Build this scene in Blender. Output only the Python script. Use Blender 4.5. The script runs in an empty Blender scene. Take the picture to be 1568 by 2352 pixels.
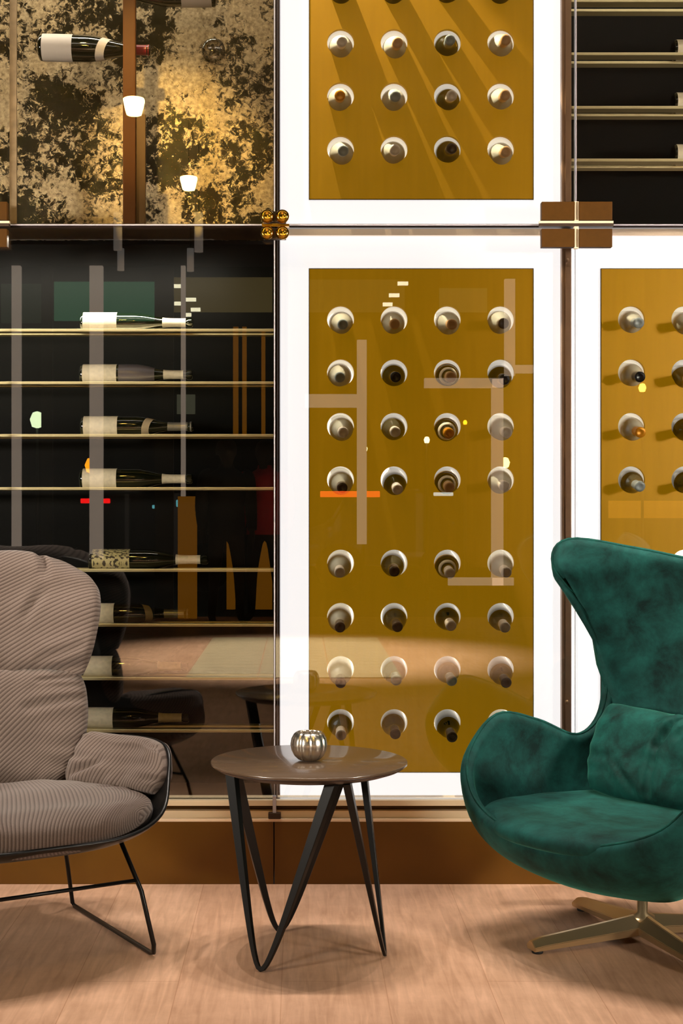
import bpy, bmesh, math, random
from mathutils import Vector, Matrix, noise
random.seed(7)
SC = bpy.context.scene
COL = SC.collection

# ------------------------------------------------------------------ camera, world, lights, exposure
F, VX, VY, D, H = 3300.0, 687.0, 1178.0, 4.14, 1.07
cam_d = bpy.data.cameras.new('camera')
cam = bpy.data.objects.new('camera', cam_d)
COL.objects.link(cam)
cam.location = (0, -D, H)
cam.rotation_euler = (math.pi / 2, 0, 0)
cam_d.sensor_fit = 'VERTICAL'
cam_d.sensor_height = 36
cam_d.sensor_width = 24
cam_d.lens = 36 * F / 2352
cam_d.shift_x = (784 - VX) / 2352
cam_d.shift_y = -(1176 - VY) / 2352
cam_d.clip_end = 100
SC.camera = cam

world = bpy.data.worlds.new('night')
SC.world = world
world.use_nodes = True
world.node_tree.nodes['Background'].inputs[0].default_value = (0.05, 0.045, 0.04, 1)
world.node_tree.nodes['Background'].inputs[1].default_value = 0.25

SC.view_settings.view_transform = 'Standard'
SC.view_settings.look = 'None'
SC.view_settings.gamma = 1
SC.view_settings.use_curve_mapping = False
SC.view_settings.exposure = 0.0
SC.cycles.max_bounces = 10
SC.cycles.transparent_max_bounces = 24
SC.cycles.sample_clamp_indirect = 4.0
SC.cycles.caustics_reflective = False
SC.cycles.caustics_refractive = False


def spot(loc, target, power, col, angle=80, blend=0.6, radius=0.03):
    l = bpy.data.lights.new('spot_light', 'SPOT')
    l.energy = power
    l.color = col
    l.spot_size = math.radians(angle)
    l.spot_blend = blend
    l.shadow_soft_size = radius
    o = bpy.data.objects.new('spot_light', l)
    COL.objects.link(o)
    o.location = loc
    o.rotation_euler = (Vector(target) - Vector(loc)).to_track_quat('-Z', 'Y').to_euler()
    return o


def area(loc, target, power, col, sx, sy, spread=180):
    l = bpy.data.lights.new('area_light', 'AREA')
    l.energy = power
    l.color = col
    l.shape = 'RECTANGLE'
    l.size = sx
    l.size_y = sy
    l.spread = math.radians(spread)
    o = bpy.data.objects.new('area_light', l)
    COL.objects.link(o)
    o.location = loc
    o.rotation_euler = (Vector(target) - Vector(loc)).to_track_quat('-Z', 'Y').to_euler()
    return o


WARM = (1.0, 0.88, 0.78)
ROW = [-1.62 + 0.33 * i_ for i_ in range(11)]
for x in ROW:                               # the row of narrow ceiling spots just in front of the glass
    spot((x, -0.44, 3.5), (x, -0.70, 0), 86, WARM, 34, 0.55, 0.012)
for x in (-1.5, 1.7):                       # spots over the middle of the lounge
    spot((x, -3.1, 3.55), (x, -3.2, 0), 160, WARM, 70, 0.8, 0.05)
# added overhead fill, out of view, washing the glass front evenly
area((0.3, -1.9, 3.52), (0.3, 0.3, 1.3), 15, (1.0, 0.88, 0.72), 3.4, 0.4)
# added side fills, unseen, brightening labels, shelves and gold sheets
area((-3.9, -3.6, 1.55), (0.1, 0.2, 1.5), 32, (1.0, 0.9, 0.76), 0.6, 0.4, 46)
area((4.3, -3.6, 1.55), (0.3, 0.2, 1.5), 32, (1.0, 0.9, 0.76), 0.6, 0.4, 46)
# added strip fills, unseen, above the bottles in the two upper cases
for x0 in (-1.0, 1.65):
    area((x0, 0.09, 3.2), (x0, 0.22, 2.2), 16, (1.0, 0.9, 0.72), 1.6, 0.03)
# the spot over the upper wine panel, inside the glazed case, grazing the gold sheet
spot((-0.21, 0.066, 3.5), (0.42, 0.14, 2.1), 420, (1.0, 0.88, 0.62), 34, 0.3, 0.004)
# two framing spots on the armchairs
spot((0.35, -2.1, 3.5), (0.96, -0.42, 0.72), 300, (1.0, 0.9, 0.76), 19, 0.7, 0.03)
spot((-0.3, -2.1, 3.5), (-0.86, -0.42, 0.74), 150, (1.0, 0.9, 0.76), 19, 0.7, 0.03)
# unseen strip added to brighten labels and shelves of the left rack
area((-1.0, 0.10, 1.88), (-1.0, 0.22, 0.6), 17, (1.0, 0.92, 0.76), 1.5, 0.03)
# golden spot added to imitate the pendant glow on the antique mirror
spot((-0.75, -1.5, 3.5), (-0.37, 0.36, 2.12), 420, (1.0, 0.68, 0.22), 17, 0.9, 0.04)
# the spots over the pale stone strip at the entrance
spot((0.0, -6.4, 3.5), (0, -6.5, 0), 3000, (1.0, 0.88, 0.70), 62, 0.8, 0.05)


# ------------------------------------------------------------------ helpers
def P(px, py, Y):
    d = Y + D
    return Vector(((px - VX) / F * d, Y, H - (py - VY) / F * d))


def lin(c):
    return tuple((v / 255 / 12.92 if v / 255 <= 0.04045 else ((v / 255 + 0.055) / 1.055) ** 2.4) for v in c)


def new_mat(name):
    m = bpy.data.materials.new(name)
    m.use_nodes = True
    nt = m.node_tree
    return m, nt, nt.nodes['Principled BSDF']


def mat(name, rgb, rough=0.5, metal=0.0, spec=0.5, coat=0.0, sheen=0.0, var=0.0, vscale=20.0, emit=None, estr=0.0, bump=0.0):
    m, nt, b = new_mat(name)
    c = lin(rgb)
    b.inputs['Base Color'].default_value = (*c, 1)
    b.inputs['Roughness'].default_value = rough
    b.inputs['Metallic'].default_value = metal
    b.inputs['Specular IOR Level'].default_value = spec
    b.inputs['Coat Weight'].default_value = coat
    b.inputs['Sheen Weight'].default_value = sheen
    if var or bump:
        tc = nt.nodes.new('ShaderNodeTexCoord')
        n = nt.nodes.new('ShaderNodeTexNoise')
        n.inputs['Scale'].default_value = vscale
        n.inputs['Detail'].default_value = 6
        nt.links.new(tc.outputs['Object'], n.inputs['Vector'])
        if var:
            r = nt.nodes.new('ShaderNodeValToRGB')
            r.color_ramp.elements[0].position = 0.3
            r.color_ramp.elements[1].position = 0.7
            r.color_ramp.elements[0].color = (*[v * (1 - var) for v in c], 1)
            r.color_ramp.elements[1].color = (*[min(1, v * (1 + var)) for v in c], 1)
            nt.links.new(n.outputs['Fac'], r.inputs['Fac'])
            nt.links.new(r.outputs['Color'], b.inputs['Base Color'])
        if bump:
            bp = nt.nodes.new('ShaderNodeBump')
            bp.inputs['Strength'].default_value = bump
            bp.inputs['Distance'].default_value = 0.002
            nt.links.new(n.outputs['Fac'], bp.inputs['Height'])
            nt.links.new(bp.outputs['Normal'], b.inputs['Normal'])
    if emit:
        b.inputs['Emission Color'].default_value = (*lin(emit), 1)
        b.inputs['Emission Strength'].default_value = estr
    return m


def glass_mat(name, refl, ior=1.45, tint=(1, 1, 1)):
    """thin clear pane: coated glass, part mirror, part clear"""
    m = bpy.data.materials.new(name)
    m.use_nodes = True
    nt = m.node_tree
    nt.nodes.clear()
    out = nt.nodes.new('ShaderNodeOutputMaterial')
    tr = nt.nodes.new('ShaderNodeBsdfTransparent')
    tr.inputs[0].default_value = (*tint, 1)
    gl = nt.nodes.new('ShaderNodeBsdfGlossy')
    gl.inputs['Roughness'].default_value = 0.0
    fr = nt.nodes.new('ShaderNodeFresnel')
    fr.inputs[0].default_value = ior
    ad = nt.nodes.new('ShaderNodeMath')
    ad.operation = 'ADD'
    ad.use_clamp = True
    ad.inputs[1].default_value = refl
    mx = nt.nodes.new('ShaderNodeMixShader')
    nt.links.new(fr.outputs[0], ad.inputs[0])
    nt.links.new(ad.outputs[0], mx.inputs[0])
    nt.links.new(tr.outputs[0], mx.inputs[1])
    nt.links.new(gl.outputs[0], mx.inputs[2])
    nt.links.new(mx.outputs[0], out.inputs[0])
    return m


def empty(name, loc=(0, 0, 0), rz=0.0):
    o = bpy.data.objects.new(name, None)
    COL.objects.link(o)
    o.location = loc
    o.rotation_euler = (0, 0, rz)
    o.empty_display_size = 0.05
    return o


def tag(o, label=None, cat=None, group=None, kind=None):
    if label:
        o['label'] = label
    if cat:
        o['category'] = cat
    if group:
        o['group'] = group
    if kind:
        o['kind'] = kind
    return o


def link(name, bm, m, parent=None, smooth=False, label=None):
    me = bpy.data.meshes.new(name)
    bm.to_mesh(me)
    bm.free()
    if smooth:
        me.polygons.foreach_set('use_smooth', [True] * len(me.polygons))
    o = bpy.data.objects.new(name, me)
    COL.objects.link(o)
    for mm in (m if isinstance(m, (list, tuple)) else [m]):
        me.materials.append(mm)
    if parent is not None:
        o.parent = parent
    if label:
        o['label'] = label
    return o


def add_box(bm, x0, x1, y0, y1, z0, z1, bev=0.0, mi=0):
    g = bmesh.new()
    vs = [g.verts.new((x, y, z)) for x in (x0, x1) for y in (y0, y1) for z in (z0, z1)]
    for f in ((0, 1, 3, 2), (4, 6, 7, 5), (0, 4, 5, 1), (2, 3, 7, 6), (0, 2, 6, 4), (1, 5, 7, 3)):
        g.faces.new([vs[i] for i in f])
    bmesh.ops.recalc_face_normals(g, faces=g.faces)
    if bev:
        bmesh.ops.bevel(g, geom=list(g.edges), offset=bev, segments=2, affect='EDGES', profile=0.6)
    for f in g.faces:
        f.material_index = mi
    me = bpy.data.meshes.new('tmp')
    g.to_mesh(me)
    g.free()
    bm.from_mesh(me)
    bpy.data.meshes.remove(me)


def box(name, x0, x1, y0, y1, z0, z1, m, parent=None, bev=0.0, label=None):
    bm = bmesh.new()
    add_box(bm, x0, x1, y0, y1, z0, z1, bev)
    return link(name, bm, m, parent, label=label)


def pbox(name, px0, px1, py0, py1, y0, y1, m, parent=None, bev=0.0, label=None):
    """box whose front face (at depth y0) spans the given outline"""
    a = P(px0, py1, y0)
    b = P(px1, py0, y0)
    return box(name, a.x, b.x, y0, y1, a.z, b.z, m, parent, bev, label)


def add_lathe(bm, prof, n=24, M=None, mi=0, close=True):
    M = M or Matrix.Identity(4)
    rings = []
    for r, z in prof:
        rings.append([bm.verts.new(M @ Vector((r * math.cos(2 * math.pi * i / n), r * math.sin(2 * math.pi * i / n), z))) for i in range(n)])
    fs = []
    for a, b in zip(rings, rings[1:]):
        for i in range(n):
            fs.append(bm.faces.new((a[i], a[(i + 1) % n], b[(i + 1) % n], b[i])))
    if close:
        if prof[0][0] > 1e-6:
            fs.append(bm.faces.new(list(reversed(rings[0]))))
        if prof[-1][0] > 1e-6:
            fs.append(bm.faces.new(rings[-1]))
    for f in fs:
        f.material_index = mi
        f.smooth = True
    return fs


def lathe(name, prof, m, parent=None, n=24, M=None, label=None):
    bm = bmesh.new()
    add_lathe(bm, prof, n, M)
    return link(name, bm, m, parent, label=label)


def crom(p, t):
    """Catmull-Rom through list of vectors, t in 0..len-1, ends clamped"""
    n = len(p)
    i = min(int(t), n - 2)
    f = t - i
    p0 = p[i - 1] if i > 0 else p[0] * 2 - p[1]
    p1, p2 = p[i], p[i + 1]
    p3 = p[i + 2] if i + 2 < n else p[-1] * 2 - p[-2]
    return 0.5 * ((2 * p1) + (p2 - p0) * f + (2 * p0 - 5 * p1 + 4 * p2 - p3) * f * f + (3 * p1 - p0 - 3 * p2 + p3) * f ** 3)


def add_tube(bm, pts, rad, n=10, steps=6, smooth=True):
    """round rod through points, radius number or list"""
    pts = [Vector(p) for p in pts]
    rr = rad if isinstance(rad, (list, tuple)) else [rad] * len(pts)
    path, rads = [], []
    if smooth and len(pts) > 2:
        N = (len(pts) - 1) * steps
        for k in range(N + 1):
            t = k / steps
            path.append(crom(pts, t))
            i = min(int(t), len(pts) - 2)
            rads.append(rr[i] + (rr[i + 1] - rr[i]) * (t - i))
    else:
        path, rads = pts, rr
    up = Vector((0.13, 0.21, 0.97)).normalized()
    rings = []
    for i, p in enumerate(path):
        t = (path[min(i + 1, len(path) - 1)] - path[max(i - 1, 0)]).normalized()
        a = t.cross(up)
        if a.length < 0.05:
            a = t.cross(Vector((1, 0, 0)))
        a.normalize()
        b = t.cross(a)
        rings.append([bm.verts.new(p + (a * math.cos(2 * math.pi * j / n) + b * math.sin(2 * math.pi * j / n)) * rads[i]) for j in range(n)])
    for a, b in zip(rings, rings[1:]):
        for j in range(n):
            f = bm.faces.new((a[j], a[(j + 1) % n], b[(j + 1) % n], b[j]))
            f.smooth = True
    bm.faces.new(list(reversed(rings[0])))
    bm.faces.new(rings[-1])


def tube(name, pts, rad, m, parent=None, n=10, steps=6, smooth=True):
    bm = bmesh.new()
    add_tube(bm, pts, rad, n, steps, smooth)
    bmesh.ops.recalc_face_normals(bm, faces=bm.faces)
    return link(name, bm, m, parent)


def copy_tree(o, parent=None):
    c = o.copy()
    COL.objects.link(c)
    if parent is not None:
        c.parent = parent
    for ch in list(o.children):
        copy_tree(ch, c)
    return c


# ------------------------------------------------------------------ materials
M_white_light = mat('lit_white_acrylic', (250, 250, 252), 0.4, emit=(252, 250, 250), estr=1.14)
M_box_light = mat('lit_cabinet_interior', (250, 247, 240), 0.6, emit=(255, 246, 232), estr=1.6)
M_sleeve = mat('white_sleeve', (240, 236, 226), 0.45)
M_tube = mat('lit_acrylic_sleeve', (240, 234, 220), 0.4, emit=(255, 244, 226), estr=0.6)
M_beige = mat('pale_champagne_metal', (238, 218, 184), 0.35, 0.2)
M_beige_dk = mat('dark_champagne_metal', (90, 66, 36), 0.3, 0.6)
M_steel = mat('brushed_steel', (200, 196, 190), 0.25, 1.0)
M_brass_rail = mat('pale_brass', (238, 222, 170), 0.3, 0.45)
M_seam = mat('grey_glass_edge', (186, 182, 190), 0.25, 0.2)
M_seam_dk = mat('dark_glass_edge', (62, 44, 40), 0.3, 0.2)
M_post = mat('brown_bronze_post', (156, 122, 92), 0.4, 0.3, var=0.06)
M_copper = mat('dark_copper_plate', (72, 44, 8), 0.5, 0.0, spec=0.1, var=0.08, vscale=60)
M_copper_dk = mat('shaded_side_copper', (50, 30, 12), 0.45, 0.1, var=0.1, vscale=60)  # darker copper tone for cross bars and small clamp plates
M_goldknob = mat('polished_gold', (222, 168, 60), 0.15, 1.0)
M_black_int = mat('black_interior', (10, 9, 7), 0.5)
M_black = mat('black_powder_coat', (5, 5, 5), 0.36, spec=0.35)
M_rubber = mat('black_rubber', (8, 8, 8), 0.6)
M_alu = mat('satin_aluminium', (222, 196, 152), 0.3, 0.9)
M_label = mat('cream_label', (242, 230, 198), 0.55, var=0.1, vscale=90)
M_label_w = mat('white_label', (240, 228, 214), 0.5)
M_capred = mat('red_capsule', (130, 22, 24), 0.3)
M_acrylic = glass_mat('clear_acrylic', 0.1)
M_copperbeam = mat('copper_band', (92, 50, 3), 0.5, 0.0, spec=0.2, var=0.12, vscale=5)
G = {
    'green': mat('dark_green_glass', (16, 20, 8), 0.06, coat=1.0),
    'smoke': mat('smoky_glass', (78, 74, 56), 0.1, coat=1.0),
    'pale': mat('frosted_pale_glass', (188, 184, 166), 0.25, coat=0.4),
}
CAP = {
    'white': mat('white_capsule', (236, 222, 204), 0.35),
    'grey': mat('grey_blue_capsule', (150, 158, 156), 0.3),
    'tan': mat('tan_capsule', (206, 160, 104), 0.35),
    'gold': mat('gold_capsule', (222, 148, 16), 0.3, 0.3),
    'black': mat('black_capsule', (8, 8, 14), 0.3),
    'brown': mat('brown_capsule', (74, 54, 32), 0.3),
    'silver': mat('silver_capsule', (196, 204, 200), 0.25, 0.4),
}


def gold_material():
    m, nt, b = new_mat('mustard_gold_sheet')
    tc = nt.nodes.new('ShaderNodeTexCoord')
    mp = nt.nodes.new('ShaderNodeMapping')
    mp.inputs['Scale'].default_value = (9, 1, 0.7)
    n = nt.nodes.new('ShaderNodeTexNoise')
    n.inputs['Scale'].default_value = 6
    n.inputs['Detail'].default_value = 4
    r = nt.nodes.new('ShaderNodeValToRGB')
    r.color_ramp.elements[0].position = 0.3
    r.color_ramp.elements[1].position = 0.75
    r.color_ramp.elements[0].color = (*lin((164, 116, 8)), 1)
    r.color_ramp.elements[1].color = (*lin((176, 126, 12)), 1)
    nt.links.new(tc.outputs['Object'], mp.inputs[0])
    nt.links.new(mp.outputs[0], n.inputs['Vector'])
    nt.links.new(n.outputs['Fac'], r.inputs['Fac'])
    nt.links.new(r.outputs['Color'], b.inputs['Base Color'])
    b.inputs['Metallic'].default_value = 0.0
    b.inputs['Roughness'].default_value = 0.5
    b.inputs['Specular IOR Level'].default_value = 0.25
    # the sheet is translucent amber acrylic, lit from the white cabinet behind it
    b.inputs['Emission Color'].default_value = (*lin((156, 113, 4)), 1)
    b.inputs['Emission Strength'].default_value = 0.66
    return m


def floor_material():
    m, nt, b = new_mat('oak_plank_floor')
    L = nt.links
    tc = nt.nodes.new('ShaderNodeTexCoord')
    mp = nt.nodes.new('ShaderNodeMapping')
    mp.inputs['Rotation'].default_value = (0, 0, math.pi / 2)
    mp.inputs['Location'].default_value = (0.34, 0.04, 0)
    L.new(tc.outputs['Object'], mp.inputs[0])
    br = nt.nodes.new('ShaderNodeTexBrick')
    br.inputs['Scale'].default_value = 1.0
    br.inputs['Brick Width'].default_value = 1.9
    br.inputs['Row Height'].default_value = 0.235
    br.inputs['Mortar Size'].default_value = 0.0012
    br.inputs['Mortar Smooth'].default_value = 0.3
    br.offset = 0.37
    br.inputs['Color1'].default_value = (*lin((210, 170, 142)), 1)
    br.inputs['Color2'].default_value = (*lin((220, 181, 152)), 1)
    br.inputs['Mortar'].default_value = (*lin((192, 150, 120)), 1)
    L.new(mp.outputs[0], br.inputs['Vector'])
    mp2 = nt.nodes.new('ShaderNodeMapping')
    mp2.inputs['Scale'].default_value = (26, 2.2, 1)
    L.new(tc.outputs['Object'], mp2.inputs[0])
    n = nt.nodes.new('ShaderNodeTexNoise')
    n.inputs['Scale'].default_value = 2.0
    n.inputs['Detail'].default_value = 8
    n.inputs['Distortion'].default_value = 0.9
    L.new(mp2.outputs[0], n.inputs['Vector'])
    n2 = nt.nodes.new('ShaderNodeTexNoise')
    n2.inputs['Scale'].default_value = 5.5
    n2.inputs['Detail'].default_value = 7
    n2.inputs['Roughness'].default_value = 0.65
    L.new(tc.outputs['Object'], n2.inputs['Vector'])
    r = nt.nodes.new('ShaderNodeValToRGB')
    r.color_ramp.elements[0].position = 0.3
    r.color_ramp.elements[1].position = 0.7
    r.color_ramp.elements[0].color = (0.72, 0.66, 0.60, 1)
    r.color_ramp.elements[1].color = (1.08, 1.06, 1.04, 1)
    L.new(n.outputs['Fac'], r.inputs['Fac'])
    mx = nt.nodes.new('ShaderNodeMix')
    mx.data_type = 'RGBA'
    mx.blend_type = 'MULTIPLY'
    mx.inputs['Factor'].default_value = 0.8
    L.new(br.outputs['Color'], mx.inputs['A'])
    L.new(r.outputs['Color'], mx.inputs['B'])
    r2 = nt.nodes.new('ShaderNodeValToRGB')
    r2.color_ramp.elements[0].position = 0.35
    r2.color_ramp.elements[1].position = 0.62
    r2.color_ramp.elements[0].color = (0.84, 0.80, 0.76, 1)
    r2.color_ramp.elements[1].color = (1.04, 1.03, 1.03, 1)
    L.new(n2.outputs['Fac'], r2.inputs['Fac'])
    mx2 = nt.nodes.new('ShaderNodeMix')
    mx2.data_type = 'RGBA'
    mx2.blend_type = 'MULTIPLY'
    mx2.inputs['Factor'].default_value = 0.9
    L.new(mx.outputs['Result'], mx2.inputs['A'])
    L.new(r2.outputs['Color'], mx2.inputs['B'])
    L.new(mx2.outputs['Result'], b.inputs['Base Color'])
    b.inputs['Roughness'].default_value = 0.5
    b.inputs['Specular IOR Level'].default_value = 0.3
    return m


def antique_material():
    """foxed mirror: bright bronze flecks and matt lichen-like patches over dark silvering"""
    m, nt, b = new_mat('foxed_antique_mirror')
    L = nt.links
    tc = nt.nodes.new('ShaderNodeTexCoord')

    def nz(scale, detail, rough, dist=0.0):
        n = nt.nodes.new('ShaderNodeTexNoise')
        n.inputs['Scale'].default_value = scale
        n.inputs['Detail'].default_value = detail
        n.inputs['Roughness'].default_value = rough
        n.inputs['Distortion'].default_value = dist
        L.new(tc.outputs['Object'], n.inputs['Vector'])
        return n

    def ramp(src, a, c, ca=(0, 0, 0, 1), cc=(1, 1, 1, 1)):
        r = nt.nodes.new('ShaderNodeValToRGB')
        r.color_ramp.elements[0].position = a
        r.color_ramp.elements[1].position = c
        r.color_ramp.elements[0].color = ca
        r.color_ramp.elements[1].color = cc
        L.new(src, r.inputs['Fac'])
        return r
    fine = nz(48, 10, 0.74, 0.7)
    big = nz(6.5, 5, 0.6, 0.4)
    add = nt.nodes.new('ShaderNodeMath')
    add.operation = 'MULTIPLY_ADD'
    add.inputs[1].default_value = 0.55
    L.new(big.outputs['Fac'], add.inputs[0])
    sc = nt.nodes.new('ShaderNodeMath')
    sc.operation = 'MULTIPLY'
    sc.inputs[1].default_value = 0.6
    L.new(fine.outputs['Fac'], sc.inputs[0])
    L.new(sc.outputs[0], add.inputs[2])
    mask = ramp(add.outputs[0], 0.545, 0.60)
    patch = ramp(nz(80, 6, 0.7).outputs['Fac'], 0.3, 0.72, (*lin((108, 88, 54)), 1), (*lin((212, 188, 144)), 1))
    mix = nt.nodes.new('ShaderNodeMix')
    mix.data_type = 'RGBA'
    L.new(mask.outputs['Color'], mix.inputs['Factor'])
    mix.inputs['A'].default_value = (*lin((48, 42, 24)), 1)
    L.new(patch.outputs['Color'], mix.inputs['B'])
    L.new(mix.outputs['Result'], b.inputs['Base Color'])
    rr = nt.nodes.new('ShaderNodeMapRange')
    rr.inputs['To Min'].default_value = 0.12
    rr.inputs['To Max'].default_value = 0.32
    L.new(mask.outputs['Color'], rr.inputs['Value'])
    L.new(rr.outputs['Result'], b.inputs['Roughness'])
    mt = nt.nodes.new('ShaderNodeMapRange')
    mt.inputs['To Min'].default_value = 0.9
    mt.inputs['To Max'].default_value = 0.45
    L.new(mask.outputs['Color'], mt.inputs['Value'])
    L.new(mt.outputs['Result'], b.inputs['Metallic'])
    bp = nt.nodes.new('ShaderNodeBump')
    bp.inputs['Strength'].default_value = 0.5
    bp.inputs['Distance'].default_value = 0.004
    L.new(fine.outputs['Fac'], bp.inputs['Height'])
    L.new(bp.outputs['Normal'], b.inputs['Normal'])
    return m


def velvet_material(name='green_velvet', base=(12, 51, 48), tip=(70, 140, 120)):
    m, nt, b = new_mat(name)
    L = nt.links
    tc = nt.nodes.new('ShaderNodeTexCoord')
    n = nt.nodes.new('ShaderNodeTexNoise')
    n.inputs['Scale'].default_value = 11
    n.inputs['Detail'].default_value = 10
    n.inputs['Roughness'].default_value = 0.66
    n.inputs['Distortion'].default_value = 0.25
    L.new(tc.outputs['Object'], n.inputs['Vector'])
    r = nt.nodes.new('ShaderNodeValToRGB')
    r.color_ramp.elements[0].position = 0.34
    r.color_ramp.elements[1].position = 0.68
    r.color_ramp.elements[0].color = (*lin(tuple(v * 0.6 for v in base)), 1)
    r.color_ramp.elements[1].color = (*lin(tuple(min(255, v * 1.4 + 6) for v in base)), 1)
    L.new(n.outputs['Fac'], r.inputs['Fac'])
    L.new(r.outputs['Color'], b.inputs['Base Color'])
    b.inputs['Roughness'].default_value = 0.75
    b.inputs['Specular IOR Level'].default_value = 0.15
    b.inputs['Sheen Weight'].default_value = 0.6
    b.inputs['Sheen Roughness'].default_value = 0.35
    b.inputs['Sheen Tint'].default_value = (*lin(tip), 1)
    bp = nt.nodes.new('ShaderNodeBump')
    bp.inputs['Strength'].default_value = 0.35
    bp.inputs['Distance'].default_value = 0.006
    L.new(n.outputs['Fac'], bp.inputs['Height'])
    L.new(bp.outputs['Normal'], b.inputs['Normal'])
    return m


def pinstripe_material(name, ang):
    m, nt, b = new_mat(name)
    L = nt.links
    tc = nt.nodes.new('ShaderNodeTexCoord')
    mp = nt.nodes.new('ShaderNodeMapping')
    mp.inputs['Rotation'].default_value = (0, 0, math.radians(ang))
    L.new(tc.outputs['UV'], mp.inputs[0])
    w = nt.nodes.new('ShaderNodeTexWave')
    w.wave_type = 'BANDS'
    w.bands_direction = 'X'
    w.inputs['Scale'].default_value = 33
    w.inputs['Distortion'].default_value = 0.05
    w.inputs['Detail'].default_value = 2
    L.new(mp.outputs[0], w.inputs['Vector'])
    r = nt.nodes.new('ShaderNodeValToRGB')
    r.color_ramp.elements[0].position = 0.12
    r.color_ramp.elements[1].position = 0.42
    r.color_ramp.elements[0].color = (*lin((76, 64, 58)), 1)
    r.color_ramp.elements[1].color = (*lin((106, 93, 86)), 1)
    L.new(w.outputs['Fac'], r.inputs['Fac'])
    n = nt.nodes.new('ShaderNodeTexNoise')
    n.inputs['Scale'].default_value = 420
    n.inputs['Detail'].default_value = 3
    L.new(tc.outputs['Object'], n.inputs['Vector'])
    r2 = nt.nodes.new('ShaderNodeValToRGB')
    r2.color_ramp.elements[0].color = (0.6, 0.6, 0.6, 1)
    r2.color_ramp.elements[1].color = (1.3, 1.3, 1.3, 1)
    L.new(n.outputs['Fac'], r2.inputs['Fac'])
    mx = nt.nodes.new('ShaderNodeMix')
    mx.data_type = 'RGBA'
    mx.blend_type = 'MULTIPLY'
    mx.inputs['Factor'].default_value = 0.8
    L.new(r.outputs['Color'], mx.inputs['A'])
    L.new(r2.outputs['Color'], mx.inputs['B'])
    L.new(mx.outputs['Result'], b.inputs['Base Color'])
    b.inputs['Roughness'].default_value = 0.9
    b.inputs['Specular IOR Level'].default_value = 0.1
    b.inputs['Sheen Weight'].default_value = 0.15
    bp = nt.nodes.new('ShaderNodeBump')
    bp.inputs['Strength'].default_value = 0.4
    bp.inputs['Distance'].default_value = 0.002
    L.new(w.outputs['Fac'], bp.inputs['Height'])
    L.new(bp.outputs['Normal'], b.inputs['Normal'])
    return m


M_gold = gold_material()
M_floor = floor_material()
M_antique = antique_material()
M_velvet = velvet_material()
M_velvet_c = velvet_material('green_velvet_cushion', (10, 54, 49), (70, 140, 120))
M_stripe = {a: pinstripe_material('pinstriped_wool_%d' % a, a) for a in (50, 65, 20)}
M_glass = glass_mat('display_glass', 0.075)
M_plinth = mat('bronze_plinth', (104, 68, 8), 0.42, 0.3, var=0.1, vscale=7)
M_ceiling = mat('dark_umber_ceiling', (44, 34, 22), 0.7)
M_wall = mat('dark_olive_wall', (40, 34, 24), 0.7, var=0.1, vscale=3)
M_stone = mat('pale_stone_tile', (214, 196, 160), 0.45, var=0.15, vscale=40)
M_mullion = mat('pale_grey_mullion', (196, 190, 180), 0.5, emit=(190, 180, 170), estr=0.0)

# ------------------------------------------------------------------ structure: room
tag(box('floor', -4.5, 5.5, -10.6, 0.0, -0.06, 0.0, M_floor), kind='structure')
tag(box('ceiling', -4.5, 5.5, -10.6, 1.0, 3.6, 3.7, M_ceiling), kind='structure')
tag(box('wall_left', -4.6, -4.5, -10.6, 1.0, 0, 3.6, M_wall), kind='structure')
tag(box('wall_right', 5.5, 5.6, -10.6, 1.0, 0, 3.6, M_wall), kind='structure')
tag(box('wall_back', -4.5, 5.5, 0.62, 0.7, 0, 3.6, M_black_int), kind='structure')

# plinth under the glass
bm = bmesh.new()
zt = P(0, 1887, 0).z
xj = P(629, 1900, 0).x
add_box(bm, -4.5, xj - 0.0015, 0.0, 0.6, 0, zt, 0.001)
add_box(bm, xj + 0.0015, 5.5, 0.0, 0.6, 0, zt, 0.001)
tag(link('baseboard_front', bm, M_plinth), kind='structure')
# sill profiles
bm = bmesh.new()
for y0, y1, a, c, mi in ((1838, 1851, 0.0, 0.075, 0), (1851, 1862, 0.035, 0.075, 1), (1862, 1881, 0.012, 0.075, 0), (1881, 1887.5, 0.0, 0.075, 2)):
    add_box(bm, -4.5, 5.5, a, c, P(0, y1, a).z, P(0, y0, a).z, 0.0008, mi)
tag(link('trim_1', bm, [M_beige, M_beige_dk, mat('pale_polished_strip', (250, 226, 196), 0.3, 0.2)]), kind='structure')

# glass panes: joints at px -63, 630, 1323 (two rows)
GY0, GY1 = 0.02, 0.03
XJ = [P(v, 0, GY0).x for v in (-756, -63, 631, 1323, 2016)]
ZJ = [P(0, 1836, GY0).z, P(0, 517, GY0).z, 3.6]
k = 0
for i in range(4):
    for j in range(2):
        k += 1
        g = 0.0025
        o = box('window_%d' % k, XJ[i] + g, XJ[i + 1] - g, GY0, GY1, ZJ[j] + g, ZJ[j + 1] - g, M_glass)
        tag(o, kind='structure')
# the polished glass edges seen in the joints
bm = bmesh.new()
for i in range(1, 4):
    x = XJ[i]
    add_box(bm, x - 0.0038, x + 0.0005, GY0, GY1 + 0.002, ZJ[0] if i < 3 else ZJ[1] + 0.05, 3.6, 0, 0)
    if i == 2:
        add_box(bm, x + 0.001, x + 0.0075, GY1 + 0.002, GY1 + 0.02, ZJ[0], 3.6, 0, 1)
add_box(bm, XJ[0], XJ[4], GY0, GY1 + 0.002, ZJ[1] - 0.001, ZJ[1] + 0.0035, 0, 0)
add_box(bm, XJ[0], XJ[4], GY1 + 0.002, GY1 + 0.02, ZJ[1] - 0.005, ZJ[1] - 0.0005, 0, 1)
tag(link('trim_2', bm, [M_seam, M_seam_dk]), kind='structure')

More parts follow.
